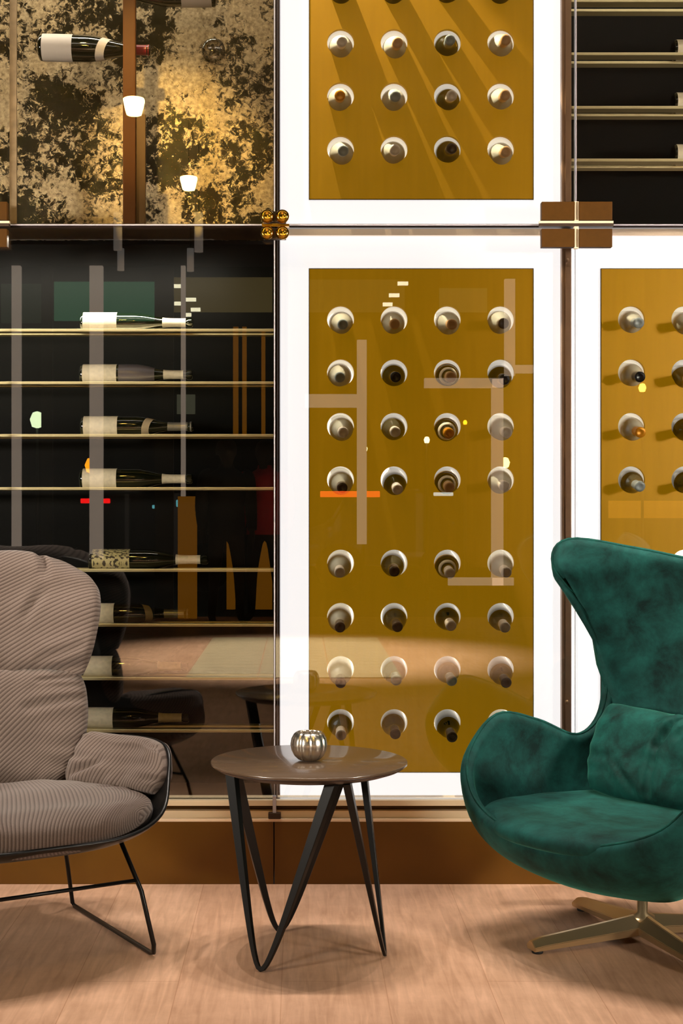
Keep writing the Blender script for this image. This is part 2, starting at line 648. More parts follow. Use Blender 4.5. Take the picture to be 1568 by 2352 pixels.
# floor slab between the two rows of cases, champagne edge brightened by its own emission
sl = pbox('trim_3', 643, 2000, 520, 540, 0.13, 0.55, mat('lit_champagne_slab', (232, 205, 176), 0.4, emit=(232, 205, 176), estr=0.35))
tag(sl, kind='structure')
for n_, (a, c) in enumerate(((1290, 1312), (635, 642))):
    q0, q1 = P(a, 0, 0.12), P(c, 0, 0.12)
    bm = bmesh.new()
    add_box(bm, q0.x, q1.x, 0.12, 0.55, ZJ[0], 3.6, 0.002)
    if n_ == 0:
        add_box(bm, q0.x + 0.0095, q0.x + 0.012, 0.116, 0.121, ZJ[0], 3.6)
        for py in (1612, 598):
            c0 = P(1302, py, 0.115)
            add_lathe(bm, [(0.006, 0), (0.006, 0.006)], 12, Matrix.Translation(c0) @ Matrix.Rotation(math.pi / 2, 4, 'X'))
    tag(link('column_%d' % (n_ + 1), bm, M_post if n_ == 0 else M_seam_dk), kind='structure')

# ------------------------------------------------------------------ wine cabinets with gold sheets
YP = 0.14      # front of the gold sheet
HR = 31.0 / F * (YP + D)


def gold_panel(name, x0, x1, z0, z1, xs, zs, parent):
    """sheet with round bottle holes; y from YP back 18 mm"""
    h = HR * 1.45
    bx = sorted([x0, x1] + [v for x in xs for v in (x - h, x + h)])
    bz = sorted([z0, z1] + [v for z in zs for v in (z - h, z + h)])
    bm = bmesh.new()
    t = 0.016
    N = 32
    for i in range(len(bx) - 1):
        for j in range(len(bz) - 1):
            cx, cz = (bx[i] + bx[i + 1]) / 2, (bz[j] + bz[j + 1]) / 2
            hx = any(abs(cx - x) < 1e-5 for x in xs)
            hz = any(abs(cz - z) < 1e-5 for z in zs)
            if hx and hz and z0 < cz < z1 and x0 < cx < x1:
                sq, ci, cb = [], [], []
                for q in range(N):
                    a = 2 * math.pi * q / N + math.pi / 4
                    c, s = math.cos(a), math.sin(a)
                    m_ = h / max(abs(c), abs(s))
                    sq.append(bm.verts.new((cx + c * m_, YP, cz + s * m_)))
                    ci.append(bm.verts.new((cx + c * HR, YP, cz + s * HR)))
                    cb.append(bm.verts.new((cx + c * HR, YP + t, cz + s * HR)))
                for q in range(N):
                    r = (q + 1) % N
                    bm.faces.new((sq[q], sq[r], ci[r], ci[q]))
                    bm.faces.new((ci[q], ci[r], cb[r], cb[q]))
            else:
                a, b_, c, d = (bm.verts.new((bx[i + u], YP, bz[j + v])) for u, v in ((0, 0), (1, 0), (1, 1), (0, 1)))
                bm.faces.new((a, b_, c, d))
    bmesh.ops.remove_doubles(bm, verts=bm.verts, dist=1e-6)
    for s in ((x0, x0, z0, z1), (x1, x1, z0, z1)):
        vs = [bm.verts.new(v) for v in ((s[0], YP, z0), (s[0], YP, z1), (s[0], YP + t, z1), (s[0], YP + t, z0))]
        bm.faces.new(vs)
    for z in (z0, z1):
        vs = [bm.verts.new(v) for v in ((x0, YP, z), (x1, YP, z), (x1, YP + t, z), (x0, YP + t, z))]
        bm.faces.new(vs)
    return link(name, bm, M_gold, parent)


sleeve_me = None


def cabinet(label, outer, inner, cols, rows):
    """outer/inner: px0, px1, py0, py1 of the lit frame and of the gold sheet"""
    global sleeve_me
    a, b_ = P(outer[0], outer[3], YP), P(outer[1], outer[2], YP)
    p, q = P(inner[0], inner[3], YP), P(inner[1], inner[2], YP)
    root = empty('wine_cabinet', (0, YP, a.z))
    inv = Matrix.Translation((0, -YP, -a.z))
    tag(root, label, 'cabinet', 'backlit wine cabinets')
    parts = []
    bm = bmesh.new()
    yf = YP + 0.006
    for s in ((a.x, p.x, a.z, b_.z), (q.x, b_.x, a.z, b_.z), (p.x, q.x, a.z, p.z), (p.x, q.x, q.z, b_.z)):
        add_box(bm, s[0], s[1], yf, yf + 0.02, s[2], s[3])
    parts.append(link('light_frame', bm, M_white_light, root, label='glowing white frame'))
    bm = bmesh.new()
    e = 0.0022
    for s in ((p.x - e, p.x, p.z - e, q.z + e), (q.x, q.x + e, p.z - e, q.z + e), (p.x, q.x, p.z - e, p.z), (p.x, q.x, q.z, q.z + e)):
        add_box(bm, s[0], s[1], YP - 0.001, yf, s[2], s[3])
    parts.append(link('edge_trim', bm, M_beige_dk, root))
    xs = [P(c, 0, YP).x for c in cols]
    zs = [P(0, r, YP).z for r in rows]
    parts.append(gold_panel('front_panel', p.x, q.x, p.z, q.z, xs, zs, root))
    parts.append(box('back_panel', a.x, b_.x, 0.50, 0.51, a.z, b_.z, M_box_light, root))
    for s in ((a.x, a.x + 0.008), (b_.x - 0.008, b_.x)):
        parts.append(box('side_panel', s[0], s[1], yf + 0.02, 0.5, a.z, b_.z, M_sleeve, root))
    parts.append(box('bottom_panel', a.x + 0.008, b_.x - 0.008, yf + 0.02, 0.5, a.z, a.z + 0.008, M_sleeve, root))
    parts.append(box('top_panel', a.x + 0.008, b_.x - 0.008, yf + 0.02, 0.5, b_.z - 0.008, b_.z, M_sleeve, root))
    for o in parts:
        o.data.transform(inv)
    if sleeve_me is None:
        bm = bmesh.new()
        r0, r1 = HR + 0.0005, HR + 0.003
        add_lathe(bm, [(r1, 0.016), (r1, 0.13), (r0, 0.13), (r0, 0.016), (r1, 0.016)], 32, Matrix.Rotation(-math.pi / 2, 4, 'X'), close=False)
        sl_ = link('bottle_sleeve', bm, M_tube, root)
        sleeve_me = sl_.data
        bpy.data.objects.remove(sl_)
    for x in xs:
        for z in zs:
            o = bpy.data.objects.new('bottle_sleeve', sleeve_me)
            COL.objects.link(o)
            o.parent = root
            o.location = (x, 0, z - a.z)
    return xs, zs


COLS = (782, 905, 1027.5, 1150)
ROWS_A = (-25, 97.5, 220, 342.5)
ROWS_B = (733.5, 856, 979, 1102, 1293.5, 1416, 1538, 1660)
GA = cabinet('upper glowing white cabinet with gold panel, above the glass joint', (643, 1290, -300, 513), (710.5, 1223.5, -160, 457), COLS, ROWS_A)
GB = cabinet('tall glowing white cabinet with gold panel of 32 bottle holes behind the table', (643, 1290, 541, 1838), (710.5, 1223.5, 618, 1773), COLS, ROWS_B)
COLS_C = (1450, 1572.5)
GC = cabinet('right glowing white cabinet with gold panel behind the green chair', (1314, 1961, 541, 1838), (1380.5, 1893.5, 618, 1773), COLS_C, ROWS_B)

# bottles poking out of the gold sheets
BOT_PROF = [(0.0, 0.02), (0.030, 0.0), (0.0365, 0.005), (0.037, 0.19), (0.0367, 0.203), (0.0348, 0.215), (0.0305, 0.227), (0.0245, 0.238), (0.0185, 0.247), (0.0148, 0.256), (0.0135, 0.264), (0.0135, 0.288)]
CAP_PROF = [(0.0139, 0.255), (0.0142, 0.300), (0.0158, 0.302), (0.0160, 0.310), (0.0150, 0.3135), (0.0075, 0.3135), (0.0065, 0.3125), (0.0, 0.3125)]
Mr = Matrix.Rotation(math.pi / 2, 4, 'X')      # bottle axis +z -> -y
protos = {}


def hole_bottle(glass, cap):
    key = (glass, cap)
    if key in protos:
        return copy_tree(protos[key])
    root = empty('wine_bottle')
    lathe('bottle_body', BOT_PROF, G['green' if glass == 'ringed' else glass], root, 28, Mr)
    if glass == 'ringed':
        lathe('shoulder_band', [(0.0370, 0.197), (0.0375, 0.203), (0.0358, 0.215), (0.0350, 0.214)], M_label, root, 28, Mr)
        lathe('neck_band', [(0.0268, 0.2345), (0.0258, 0.2375), (0.0200, 0.2465), (0.0192, 0.2455)], M_label, root, 28, Mr)
    lathe('capsule', CAP_PROF, CAP[cap], root, 20, Mr)
    protos[key] = root
    return root


capsA = [['brown', 'black', 'black', 'brown'], ['white', 'tan', 'grey', 'tan'], ['gold', 'grey', 'white', 'tan'], ['grey', 'white', 'brown', 'tan']]
glA = [['green'] * 4, ['pale', 'pale', 'green', 'pale'], ['pale', 'pale', 'green', 'pale'], ['pale', 'pale', 'green', 'pale']]
capsB = [['grey', 'tan', 'tan', 'brown'], ['grey', 'black', 'tan', 'black'], ['white', 'white', 'gold', 'white'], ['brown', 'white', 'tan', 'white'],
         ['white', 'brown', 'white', 'white'], ['brown', 'brown', 'white', 'white'], ['brown', 'silver', 'silver', 'black'], ['white', 'brown', 'brown', 'grey']]
glB = [['pale', 'pale', 'pale', 'pale'], ['pale', 'green', 'ringed', 'green'], ['pale', 'smoke', 'ringed', 'pale'], ['pale', 'green', 'ringed', 'pale'],
       ['pale', 'smoke', 'ringed', 'pale'], ['pale', 'smoke', 'green', 'smoke'], ['pale', 'smoke', 'green', 'green'], ['smoke', 'smoke', 'green', 'pale']]
capsC = [['grey', 'black'], ['black', 'white'], ['gold', 'silver'], ['grey', 'black']]
glC = [['pale', 'pale'], ['pale', 'smoke'], ['pale', 'green'], ['smoke', 'green']]
ORD = ['first', 'second', 'third', 'fourth', 'fifth', 'sixth', 'seventh', 'eighth']
CN = {'white': 'white-capped', 'grey': 'grey-capped', 'tan': 'tan-capped', 'gold': 'gold-capped', 'black': 'black-capped', 'brown': 'brown-capped', 'silver': 'silver-capped'}


def put_bottle(x, z, glass, cap, label, group):
    o = hole_bottle(glass, cap)
    o.rotation_euler = (math.radians(random.uniform(7.0, 9.0)), random.uniform(0, 6.28) * 0, math.radians(random.uniform(-1.0, 1.0)))
    # the body lies on the lower edge of its sleeve
    o.location = (x, YP + 0.219 + random.uniform(-0.005, 0.005), z + 0.018)
    tag(o, label, 'bottle', group)
    return o


for r in range(4):
    for c in range(4):
        rn = 'top' if r == 0 else ORD[r]
        put_bottle(GA[0][c], GA[1][r], glA[r][c], capsA[r][c],
                   '%s bottle, %s row, %s from left, in the upper gold panel' % (CN[capsA[r][c]], rn, ORD[c]), 'bottles in the upper gold panel')
for r in range(8):
    for c in range(4):
        put_bottle(GB[0][c], GB[1][r], glB[r][c], capsB[r][c],
                   '%s bottle, %s row down, %s from left, in the tall middle gold panel' % (CN[capsB[r][c]], ORD[r], ORD[c]), 'bottles in the tall middle gold panel')
for r in range(4):
    for c in range(2):
        put_bottle(GC[0][c], GC[1][r], glC[r][c], capsC[r][c],
                   '%s bottle, %s row down, %s, right gold panel above green chair' % (CN[capsC[r][c]], ORD[r], 'left column' if c == 0 else 'column cut by photo edge'), 'bottles in the right gold panel')

# ------------------------------------------------------------------ racks with horizontal shelves
M_rackback = mat('black_glass_back', (4, 4, 2), 0.4, spec=0.1)


def rack(name, label, px0, px1, py0, py1, rows):
    a, b_ = P(px0, py1, 0.14), P(px1, py0, 0.14)
    root = empty(name, (0, 0.14, a.z))
    tag(root, label, 'wine rack', 'dark racks of shelves')
    inv = Matrix.Translation((0, -0.14, -a.z))
    ps = []
    bm = bmesh.new()
    add_box(bm, a.x, b_.x, 0.42, 0.43, a.z, b_.z)
    ps.append(link('back_panel', bm, M_rackback, root))
    ps.append(box('side_panel', a.x - 0.002, a.x + 0.003, 0.16, 0.42, a.z, b_.z, M_black_int, root))
    ps.append(box('side_panel', b_.x - 0.003, b_.x + 0.002, 0.16, 0.42, a.z, b_.z, M_black_int, root))
    for r in rows:
        z = P(0, r, 0.14).z
        bm = bmesh.new()
        add_box(bm, a.x, b_.x, 0.14, 0.187, z - 0.0085, z, 0.0015)
        add_box(bm, a.x, b_.x, 0.222, 0.262, z - 0.0085, z, 0.0015)
        ps.append(link('shelf', bm, M_brass_rail, root))
    for o in ps:
        o.data.transform(inv)
    return root


ROWS_E = (755, 876, 997, 1119, 1307, 1433, 1556, 1676)
rack('wine_rack', 'dark wine rack with thin brass shelves behind the grey chair', -700, 633, 521, 1838, ROWS_E)
rack('wine_rack', 'dark wine rack with thin brass shelves at top right corner', 1312, 1960, -300, 512, (-2, 120, 243, 364))

SLIM = [(0.0, 0.015), (0.024, 0.0), (0.0305, 0.004), (0.031, 0.010), (0.031, 0.165), (0.0295, 0.185), (0.024, 0.212), (0.0175, 0.236), (0.0138, 0.256), (0.0128, 0.275), (0.0128, 0.322), (0.0146, 0.323), (0.0146, 0.336), (0.012, 0.340), (0.0, 0.340)]


def prof_r(prof, z):
    for (r0, z0), (r1, z1) in zip(prof, prof[1:]):
        if z0 <= z <= z1 and z1 > z0:
            return r0 + (r1 - r0) * (z - z0) / (z1 - z0)
    return 0.0


def wrap(name, prof, z0, z1, m, parent, M, a0=0.0, a1=360.0, slant=0.0, ext=0.0006):
    """paper label wrapped on the glass"""
    bm = bmesh.new()
    n, k_ = 28, 6
    g = []
    for i in range(n + 1):
        a = math.radians(a0 + (a1 - a0) * i / n)
        row = []
        for j in range(k_ + 1):
            z = z0 + (z1 - z0) * j / k_ + slant * math.sin(a)
            r = prof_r(prof, z) + ext
            row.append(bm.verts.new(M @ Vector((r * math.cos(a), r * math.sin(a), z))))
        g.append(row)
    for i in range(n):
        for j in range(k_):
            f = bm.faces.new((g[i][j], g[i + 1][j], g[i + 1][j + 1], g[i][j + 1]))
            f.smooth = True
    return link(name, bm, m, parent)


Mx = Matrix.Rotation(math.pi / 2, 4, 'Y')      # axis along +x


def lying_bottle(kind, label, group, zone):
    root = empty('wine_bottle')
    tag(root, label, 'bottle', group)
    lathe('bottle_body', SLIM, G['green'], root, 28, Mx)
    if kind == 'text':
        wrap('label', SLIM, 0.012, 0.118, M_label_txt, root, Mx)
    else:
        wrap('label', SLIM, 0.010, 0.112, M_label, root, Mx)
    if kind == 'neckband' or kind == 'text':
        wrap('neck_label', SLIM, 0.248, 0.318, M_label, root, Mx)
    elif kind == 'slant':
        wrap('neck_label', SLIM, 0.196, 0.218, mat('worn_cream_band', (206, 186, 150), 0.6), root, Mx, slant=0.012)
        wrap('capsule', SLIM, 0.262, 0.334, mat('steel_capsule', (170, 168, 160), 0.3, 0.7), root, Mx)
    elif kind == 'grey':
        wrap('shoulder_foil', SLIM, 0.118, 0.226, mat('grey_foil_sleeve', (112, 106, 110), 0.3, 0.3), root, Mx)
        wrap('neck_label', SLIM, 0.252, 0.312, M_label, root, Mx)
    else:
        wrap('capsule', SLIM, 0.262, 0.334, M_label, root, Mx)
    return root


def text_label():
    m, nt, b = new_mat('printed_label')
    L = nt.links
    tc = nt.nodes.new('ShaderNodeTexCoord')
    mp = nt.nodes.new('ShaderNodeMapping')
    mp.inputs['Scale'].default_value = (60, 1, 160)
    L.new(tc.outputs['Object'], mp.inputs[0])
    n = nt.nodes.new('ShaderNodeTexNoise')
    n.inputs['Scale'].default_value = 1.6
    n.inputs['Detail'].default_value = 2
    L.new(mp.outputs[0], n.inputs['Vector'])
    r = nt.nodes.new('ShaderNodeValToRGB')
    r.color_ramp.elements[0].position = 0.44
    r.color_ramp.elements[1].position = 0.5
    r.color_ramp.elements[0].color = (*lin((60, 50, 26)), 1)
    r.color_ramp.elements[1].color = (*lin((210, 196, 140)), 1)
    L.new(n.outputs['Fac'], r.inputs['Fac'])
    L.new(r.outputs['Color'], b.inputs['Base Color'])
    return m


M_label_txt = text_label()
EK = [('neckband', 'cream-labelled bottle lying on the top shelf of the left rack'),
      ('grey', 'bottle with grey foil shoulder lying on second shelf of left rack'),
      ('slant', 'bottle with slanted neck band on third shelf of left rack'),
      ('neckband', 'cream-labelled bottle on fourth left shelf, below the slanted-band bottle'),
      ('text', 'dark bottle with printed label on shelf beside grey chair headrest'),
      ('slant', 'bottle with slanted band on sixth left shelf, beside grey chair back'),
      ('neckband', 'bottle with pale neck label, second lowest left shelf beside grey chair'),
      ('neckband', 'bottle on lowest left shelf just above grey chair arm')]
for i, (kd, lb) in enumerate(EK):
    o = lying_bottle(kd, lb, 'bottles lying in the left rack', 0)
    z = P(0, ROWS_E[i], 0.14).z
    o.location = (P((185, 184, 186, 184, 204, 178, 174, 176)[i], 0, 0.205).x, 0.2045, z + 0.0262)
    o.rotation_euler = (math.radians(random.uniform(0, 300)), 0, 0)
    o.scale = (1.0 if i != 4 else 1.06, 1, 1)
for i, (py, lb) in enumerate(((120, 'upper bottle at right photo edge in the top right rack'), (243, 'middle bottle at right photo edge in the top right rack'), (364, 'lowest bottle at right photo edge in the top right rack'))):
    o = lying_bottle('plain', 'cream-labelled ' + lb, 'bottles lying in the top right rack', 0)
    o.location = (P(1543, 0, 0.205).x, 0.2045, P(0, py, 0.14).z + 0.0262)

# ------------------------------------------------------------------ antique mirror case, upper left
root = empty('mirrored_display_case', (0, 0.1, P(0, 513, 0.1).z))
tag(root, 'display case lined with mottled gold antique mirror, upper left', 'display case')
inv = Matrix.Translation((0, -0.1, -P(0, 513, 0.1).z))
a = P(-700, 513, 0.1)
b_ = P(633, -300, 0.1)
ps = [box('mirror_panel', a.x, b_.x, 0.36, 0.37, a.z, b_.z, M_antique, root)]
q0, q1 = P(22, 513, 0.13), P(38, -300, 0.13)
ps.append(box('side_edge', q0.x, q1.x, 0.13, 0.138, q0.z, q1.z, mat('pale_bronze_edge', (196, 172, 138), 0.35, 0.4, var=0.25, vscale=26), root))
ps.append(pbox('copper_band', 282, 311, -300, 513, 0.10, 0.125, M_copperbeam, root, 0.002))
ps.append(pbox('side_strip', 312, 334, 262, 513, 0.112, 0.125, mat('olive_bronze_strip', (92, 62, 14), 0.45, 0.2), root, 0.001))
ps.append(box('base_panel', a.x, b_.x, 0.12, 0.36, a.z, a.z + 0.003, M_beige_dk, root))
for o in ps:
    o.data.transform(inv)

BURG = [(0.0, 0.02), (0.034, 0.0), (0.0395, 0.005), (0.040, 0.012), (0.040, 0.150), (0.0385, 0.165), (0.033, 0.195), (0.024, 0.232), (0.0165, 0.262), (0.0148, 0.285), (0.0148, 0.325), (0.0165, 0.326), (0.0165, 0.335), (0.014, 0.338), (0.0, 0.338)]
o = empty('wine_bottle')
tag(o, 'red-capped bottle with white label mounted on the antique mirror', 'bottle')
lathe('bottle_body', BURG, G['green'], o, 28, Mx)
wrap('label', BURG, 0.012, 0.103, M_label_w, o, Mx)
wrap('neck_label', BURG, 0.186, 0.212, M_label_w, o, Mx, slant=0.014, a0=0, a1=360)
wrap('capsule', BURG, 0.262, 0.333, M_capred, o, Mx)
o.location = P(90, 109, 0.21)
o.rotation_euler = (math.radians(60), math.radians(1.5), 0)
o2 = empty('wine_bottle')
tag(o2, 'dark bottle cut off by the top edge, right of the copper band', 'bottle')
lathe('bottle_body', BURG, G['green'], o2, 28, Mx)
wrap('label', BURG, 0.014, 0.105, M_label_w, o2, Mx)
wrap('capsule', BURG, 0.262, 0.333, CAP['brown'], o2, Mx)
o2.location = P(497, -15, 0.21)
o2.rotation_euler = (0, 0, math.pi)
for px, py, nm in ((190, 116, 'below the red-capped bottle'), (430, -8, 'under the bottle at the top edge'), (490, 116, 'empty, right of the copper band')):
    c = P(px, py, 0.36)
    bm = bmesh.new()
    R = 0.036 if 'empty' in nm else 0.012
    add_lathe(bm, [(R, 0.0), (R, 0.012), (R * 0.8, 0.018)], 28, Matrix.Translation(c) @ Matrix.Rotation(math.pi / 2, 4, 'X'))
    add_tube(bm, [c + Vector((0, 0, 0)), c + Vector((0, -0.113 if R < 0.02 else -0.05, 0))], 0.005, 10, smooth=False)
    me_o = link('bottle_holder', bm, M_acrylic)
    me_o.data.transform(Matrix.Translation(-c))
    me_o.location = c
    tag(me_o, 'clear acrylic bottle peg, ' + nm, 'bottle holder', 'acrylic pegs on the antique mirror')

# ------------------------------------------------------------------ clamps at the glass corners
CG = 'clamps holding the glass panes'


def plate_clamp(px, py, label):
    c = P(px, py, 0.004)
    s = (0.004 + D) / F
    root = empty('glass_clamp', c)
    tag(root, label, 'glass clamp', CG)
    w, h, gx, gy = 80 * s, 44 * s, 5 * s, 10 * s
    for sx in (-1, 1):
        for sy in (-1, 1):
            xs = sorted((sx * gx, sx * (gx + w - 4 * s)))
            zs = sorted((sy * gy, sy * (gy + h - 2 * s)))
            box('clamp_plate', xs[0], xs[1], -0.012, 0.014, zs[0], zs[1], M_copper, root, 0.0015)
    box('spacer', -gx, gx, -0.004, 0.014, -h - gy, h + gy, M_beige, root, 0.001)
    box('cross_bar', -w - gx, w + gx, -0.006, 0.012, -gy * 0.35, gy * 0.35, M_copper_dk, root, 0.001)
    box('cross_bar', -w - gx, w + gx, -0.002, 0.012, gy * 0.42, gy * 0.95, M_beige, root, 0.0005)
    return root


plate_clamp(1323, 517, 'dark copper square plate clamp at the joint left of the top right rack')
plate_clamp(-63, 517, 'dark copper plate clamp cut off at the left photo edge')
c = P(631, 518, 0.004)
s = (0.004 + D) / F
root = empty('glass_clamp', c)
tag(root, 'gold four-knob glass clamp left of the white frames', 'glass clamp', CG)
for sx in (-1, 1):
    for sy in (-1, 1):
        lathe('knob', [(15 * s, 0), (15.5 * s, 0.010), (13 * s, 0.017), (8 * s, 0.019), (6 * s, 0.017), (0, 0.017)], M_goldknob, root, 24,
              Matrix.Translation((sx * 17.5 * s, -0.006, sy * 19 * s)) @ Matrix.Rotation(math.pi / 2, 4, 'X'))
box('clamp_plate', -26 * s, 26 * s, -0.006, 0.014, 6 * s, 32 * s, M_copper_dk, root, 0.002)
box('clamp_plate', -26 * s, 26 * s, -0.006, 0.014, -32 * s, -6 * s, M_copper_dk, root, 0.002)
box('cross_bar', -30 * s, 33 * s, -0.008, 0.014, -3 * s, 3 * s, M_goldknob, root, 0.001)
c = P(631, 1872, -0.012)
root = empty('glass_clamp', c)
tag(root, 'small dark foot clamp on the sill behind the table leg', 'glass clamp', CG)
box('clamp_plate', -15 * s, 14 * s, -0.010, 0.012, -8 * s, 6 * s, M_copper_dk, root, 0.003)
box('cross_bar', -5 * s, 3 * s, -0.006, 0.010, 4 * s, 44 * s, M_seam, root, 0.001)

# ------------------------------------------------------------------ lofted shells and cushions
def periodic(pts, t):
    n = len(pts)
    i = int(math.floor(t)) % n
    f = t - math.floor(t)
    p0, p1, p2, p3 = pts[(i - 1) % n], pts[i], pts[(i + 1) % n], pts[(i + 2) % n]
    return 0.5 * ((2 * p1) + (p2 - p0) * f + (2 * p0 - 5 * p1 + 4 * p2 - p3) * f * f + (3 * p1 - p0 - 3 * p2 + p3) * f ** 3)


def shell(name, P0, st, thick, m, parent, sub=6):
    """bowl: for each rim station (p1, p2, rim) a cubic from the bottom centre; both faces and a rounded rim"""
    half = [tuple(Vector(v) for v in s_) for s_ in st]
    mir = [tuple(Vector((-v.x, v.y, v.z)) for v in s_) for s_ in half[-2:0:-1]]
    full = half + mir
    P0 = Vector(P0)
    NU = len(full) * sub
    vs = [i / 26 for i in range(1, 25)] + [0.945, 0.965, 0.982, 0.993, 1.0]
    S = []
    for iu in range(NU):
        t = iu / sub
        a_, b__, c_ = (periodic([s_[q] for s_ in full], t) for q in range(3))
        row = []
        for v in vs:
            w = 1 - v
            row.append(P0 * w ** 3 + a_ * 3 * w * w * v + b__ * 3 * w * v * v + c_ * v ** 3)
        S.append(row)
    NV = len(vs)
    bm = bmesh.new()

    def nrm(i, j):
        du = S[(i + 1) % NU][j] - S[(i - 1) % NU][j]
        dv = S[i][min(j + 1, NV - 1)] - S[i][max(j - 1, 0)]
        n_ = du.cross(dv)
        return n_.normalized() if n_.length > 1e-9 else Vector((0, 0, 1))
    arc = []
    for j in range(NV):
        arc.append(0)
    O, I = [], []
    for i in range(NU):
        # distance to the rim along the profile, for the rounded lip
        dist = [0.0] * NV
        for j in range(NV - 2, -1, -1):
            dist[j] = dist[j + 1] + (S[i][j] - S[i][j + 1]).length
        ro, ri = [], []
        for j in range(NV):
            r = thick / 2
            d_ = min(dist[j], r)
            th = math.sqrt(max(0, r * r - (r - d_) ** 2))
            n_ = nrm(i, j)
            ro.append(bm.verts.new(S[i][j] + n_ * th))
            ri.append(bm.verts.new(S[i][j] - n_ * th) if j < NV - 1 else ro[-1])
        O.append(ro)
        I.append(ri)
    n0 = Vector((0, 0, 1))
    co, ci = bm.verts.new(P0 - n0 * thick / 2), bm.verts.new(P0 + n0 * thick / 2)
    for i in range(NU):
        k_ = (i + 1) % NU
        for j in range(NV - 1):
            bm.faces.new((O[i][j], O[i][j + 1], O[k_][j + 1], O[k_][j]))
            if I[i][j + 1] is O[i][j + 1]:
                bm.faces.new((I[i][j], I[k_][j], O[k_][j + 1], O[i][j + 1]))
            else:
                bm.faces.new((I[i][j], I[k_][j], I[k_][j + 1], I[i][j + 1]))
    dn = (O[0][0].co - O[0][0].co)
    lowO = O[0][0].co.z < I[0][0].co.z
    A, B = (co, ci) if lowO else (ci, co)
    for i in range(NU):
        k_ = (i + 1) % NU
        bm.faces.new((A, O[i][0], O[k_][0]))
        bm.faces.new((B, I[k_][0], I[i][0]))
    bmesh.ops.recalc_face_normals(bm, faces=bm.faces)
    rim = [S[i][-1].copy() for i in range(NU)]
    return link(name, bm, m, parent, smooth=True), rim


def pillow(name, grid, thick, m, parent, nu=56, nv=44, power=0.42, creases=(), wrinkle=0.0, seed=0, flat_back=1.0, freq=26.0):
    """stuffed cushion on a mid surface given by a control grid (rows bottom..top, columns left..right)"""
    g = [[Vector(p) for p in row] for row in grid]
    R, C_ = len(g), len(g[0])
    S = [[None] * (nv + 1) for _ in range(nu + 1)]
    for i in range(nu + 1):
        u = 0.5 - 0.5 * math.cos(math.pi * i / nu)
        u = 0.5 * u + 0.5 * i / nu
        for j in range(nv + 1):
            v = 0.5 - 0.5 * math.cos(math.pi * j / nv)
            v = 0.5 * v + 0.5 * j / nv
            # superellipse-ish corner rounding
            a_ = 2 * u - 1
            b__ = 2 * v - 1
            k_ = 0.055
            uu = 0.5 + 0.5 * a_ * (1 - k_ * b__ ** 4)
            vv = 0.5 + 0.5 * b__ * (1 - k_ * a_ ** 4)
            col = [crom(row, uu * (C_ - 1)) for row in g]
            S[i][j] = (crom(col, vv * (R - 1)), u, v)
    bm = bmesh.new()
    uvl = bm.loops.layers.uv.new('UVMap')
    F_, B_ = [], []
    W = (g[R // 2][-1] - g[R // 2][0]).length
    Hh = (g[-1][C_ // 2] - g[0][C_ // 2]).length
    uvm = {}
    for i in range(nu + 1):
        fr, br = [], []
        for j in range(nv + 1):
            p, u, v = S[i][j]
            du = S[min(i + 1, nu)][j][0] - S[max(i - 1, 0)][j][0]
            dv = S[i][min(j + 1, nv)][0] - S[i][max(j - 1, 0)][0]
            n_ = du.cross(dv)
            n_ = n_.normalized() if n_.length > 1e-9 else Vector((0, 1, 0))
            eu = max(0.0, 1 - (2 * u - 1) ** 4)
            ev = max(0.0, 1 - (2 * v - 1) ** 4)
            th = thick * (eu * ev) ** power
            d_ = 0.0
            for (u0, v0, u1, v1, dep, wid) in creases:
                ax, ay = (u1 - u0), (v1 - v0)
                t = max(0.0, min(1.0, ((u - u0) * ax + (v - v0) * ay) / (ax * ax + ay * ay)))
                cx, cy = u0 + ax * t, v0 + ay * t
                dd = math.hypot((u - cx) * W, (v - cy) * Hh)
                fall = math.sin(math.pi * min(1, max(0.02, 0.12 + 0.76 * t))) ** 0.5
                d_ -= dep * fall * math.exp(-(dd / wid) ** 2)
                d_ += dep * 0.35 * fall * math.exp(-((dd - wid * 2.2) / (wid * 1.3)) ** 2)
            if wrinkle:
                edge = 1 - min(1, 2.6 * min(u, 1 - u, v, 1 - v) + 0.15)
                q = noise.noise(Vector((u * 3 + seed, v * 3, 0.3 + seed)))
                ang = u * freq if min(v, 1 - v) < min(u, 1 - u) else v * freq
                d_ += wrinkle * edge * math.sin(ang + 5 * q + seed) * (0.5 + q)
                d_ += wrinkle * 1.3 * noise.noise(Vector((u * 4.5 + seed * 3, v * 4.5, seed))) * min(1, 4 * min(u, 1 - u, v, 1 - v))
            if i in (0, nu) or j in (0, nv):
                vv_ = bm.verts.new(p)
                fr.append(vv_)
                br.append(vv_)
            else:
                fr.append(bm.verts.new(p - n_ * -1 * (th + d_)))
                br.append(bm.verts.new(p - n_ * th * flat_back))
            uvm[fr[-1]] = uvm[br[-1]] = (u * W, v * Hh)
        F_.append(fr)
        B_.append(br)
    for i in range(nu):
        for j in range(nv):
            bm.faces.new((F_[i][j], F_[i + 1][j], F_[i + 1][j + 1], F_[i][j + 1]))
            q = (B_[i][j], B_[i][j + 1], B_[i + 1][j + 1], B_[i + 1][j])
            if len(set(q)) == 4 and bm.faces.get(q) is None:
                try:
                    bm.faces.new(q)
                except ValueError:
                    pass
    for f in bm.faces:
        for l in f.loops:
            l[uvl].uv = uvm[l.vert]
    bmesh.ops.recalc_face_normals(bm, faces=bm.faces)
    return link(name, bm, m, parent, smooth=True)


def sym(half):
    """half row given from centre to right edge -> full row left..right"""
    return [(-x, y, z) for (x, y, z) in half[:0:-1]] + list(half)


# ------------------------------------------------------------------ green egg-shaped chair
EA = math.radians(50)
egg = empty('egg_armchair', (0.857, -0.55, 0), -EA)     # local -y is forward
tag(egg, 'dark green velvet egg-shaped swivel armchair at the right', 'armchair')


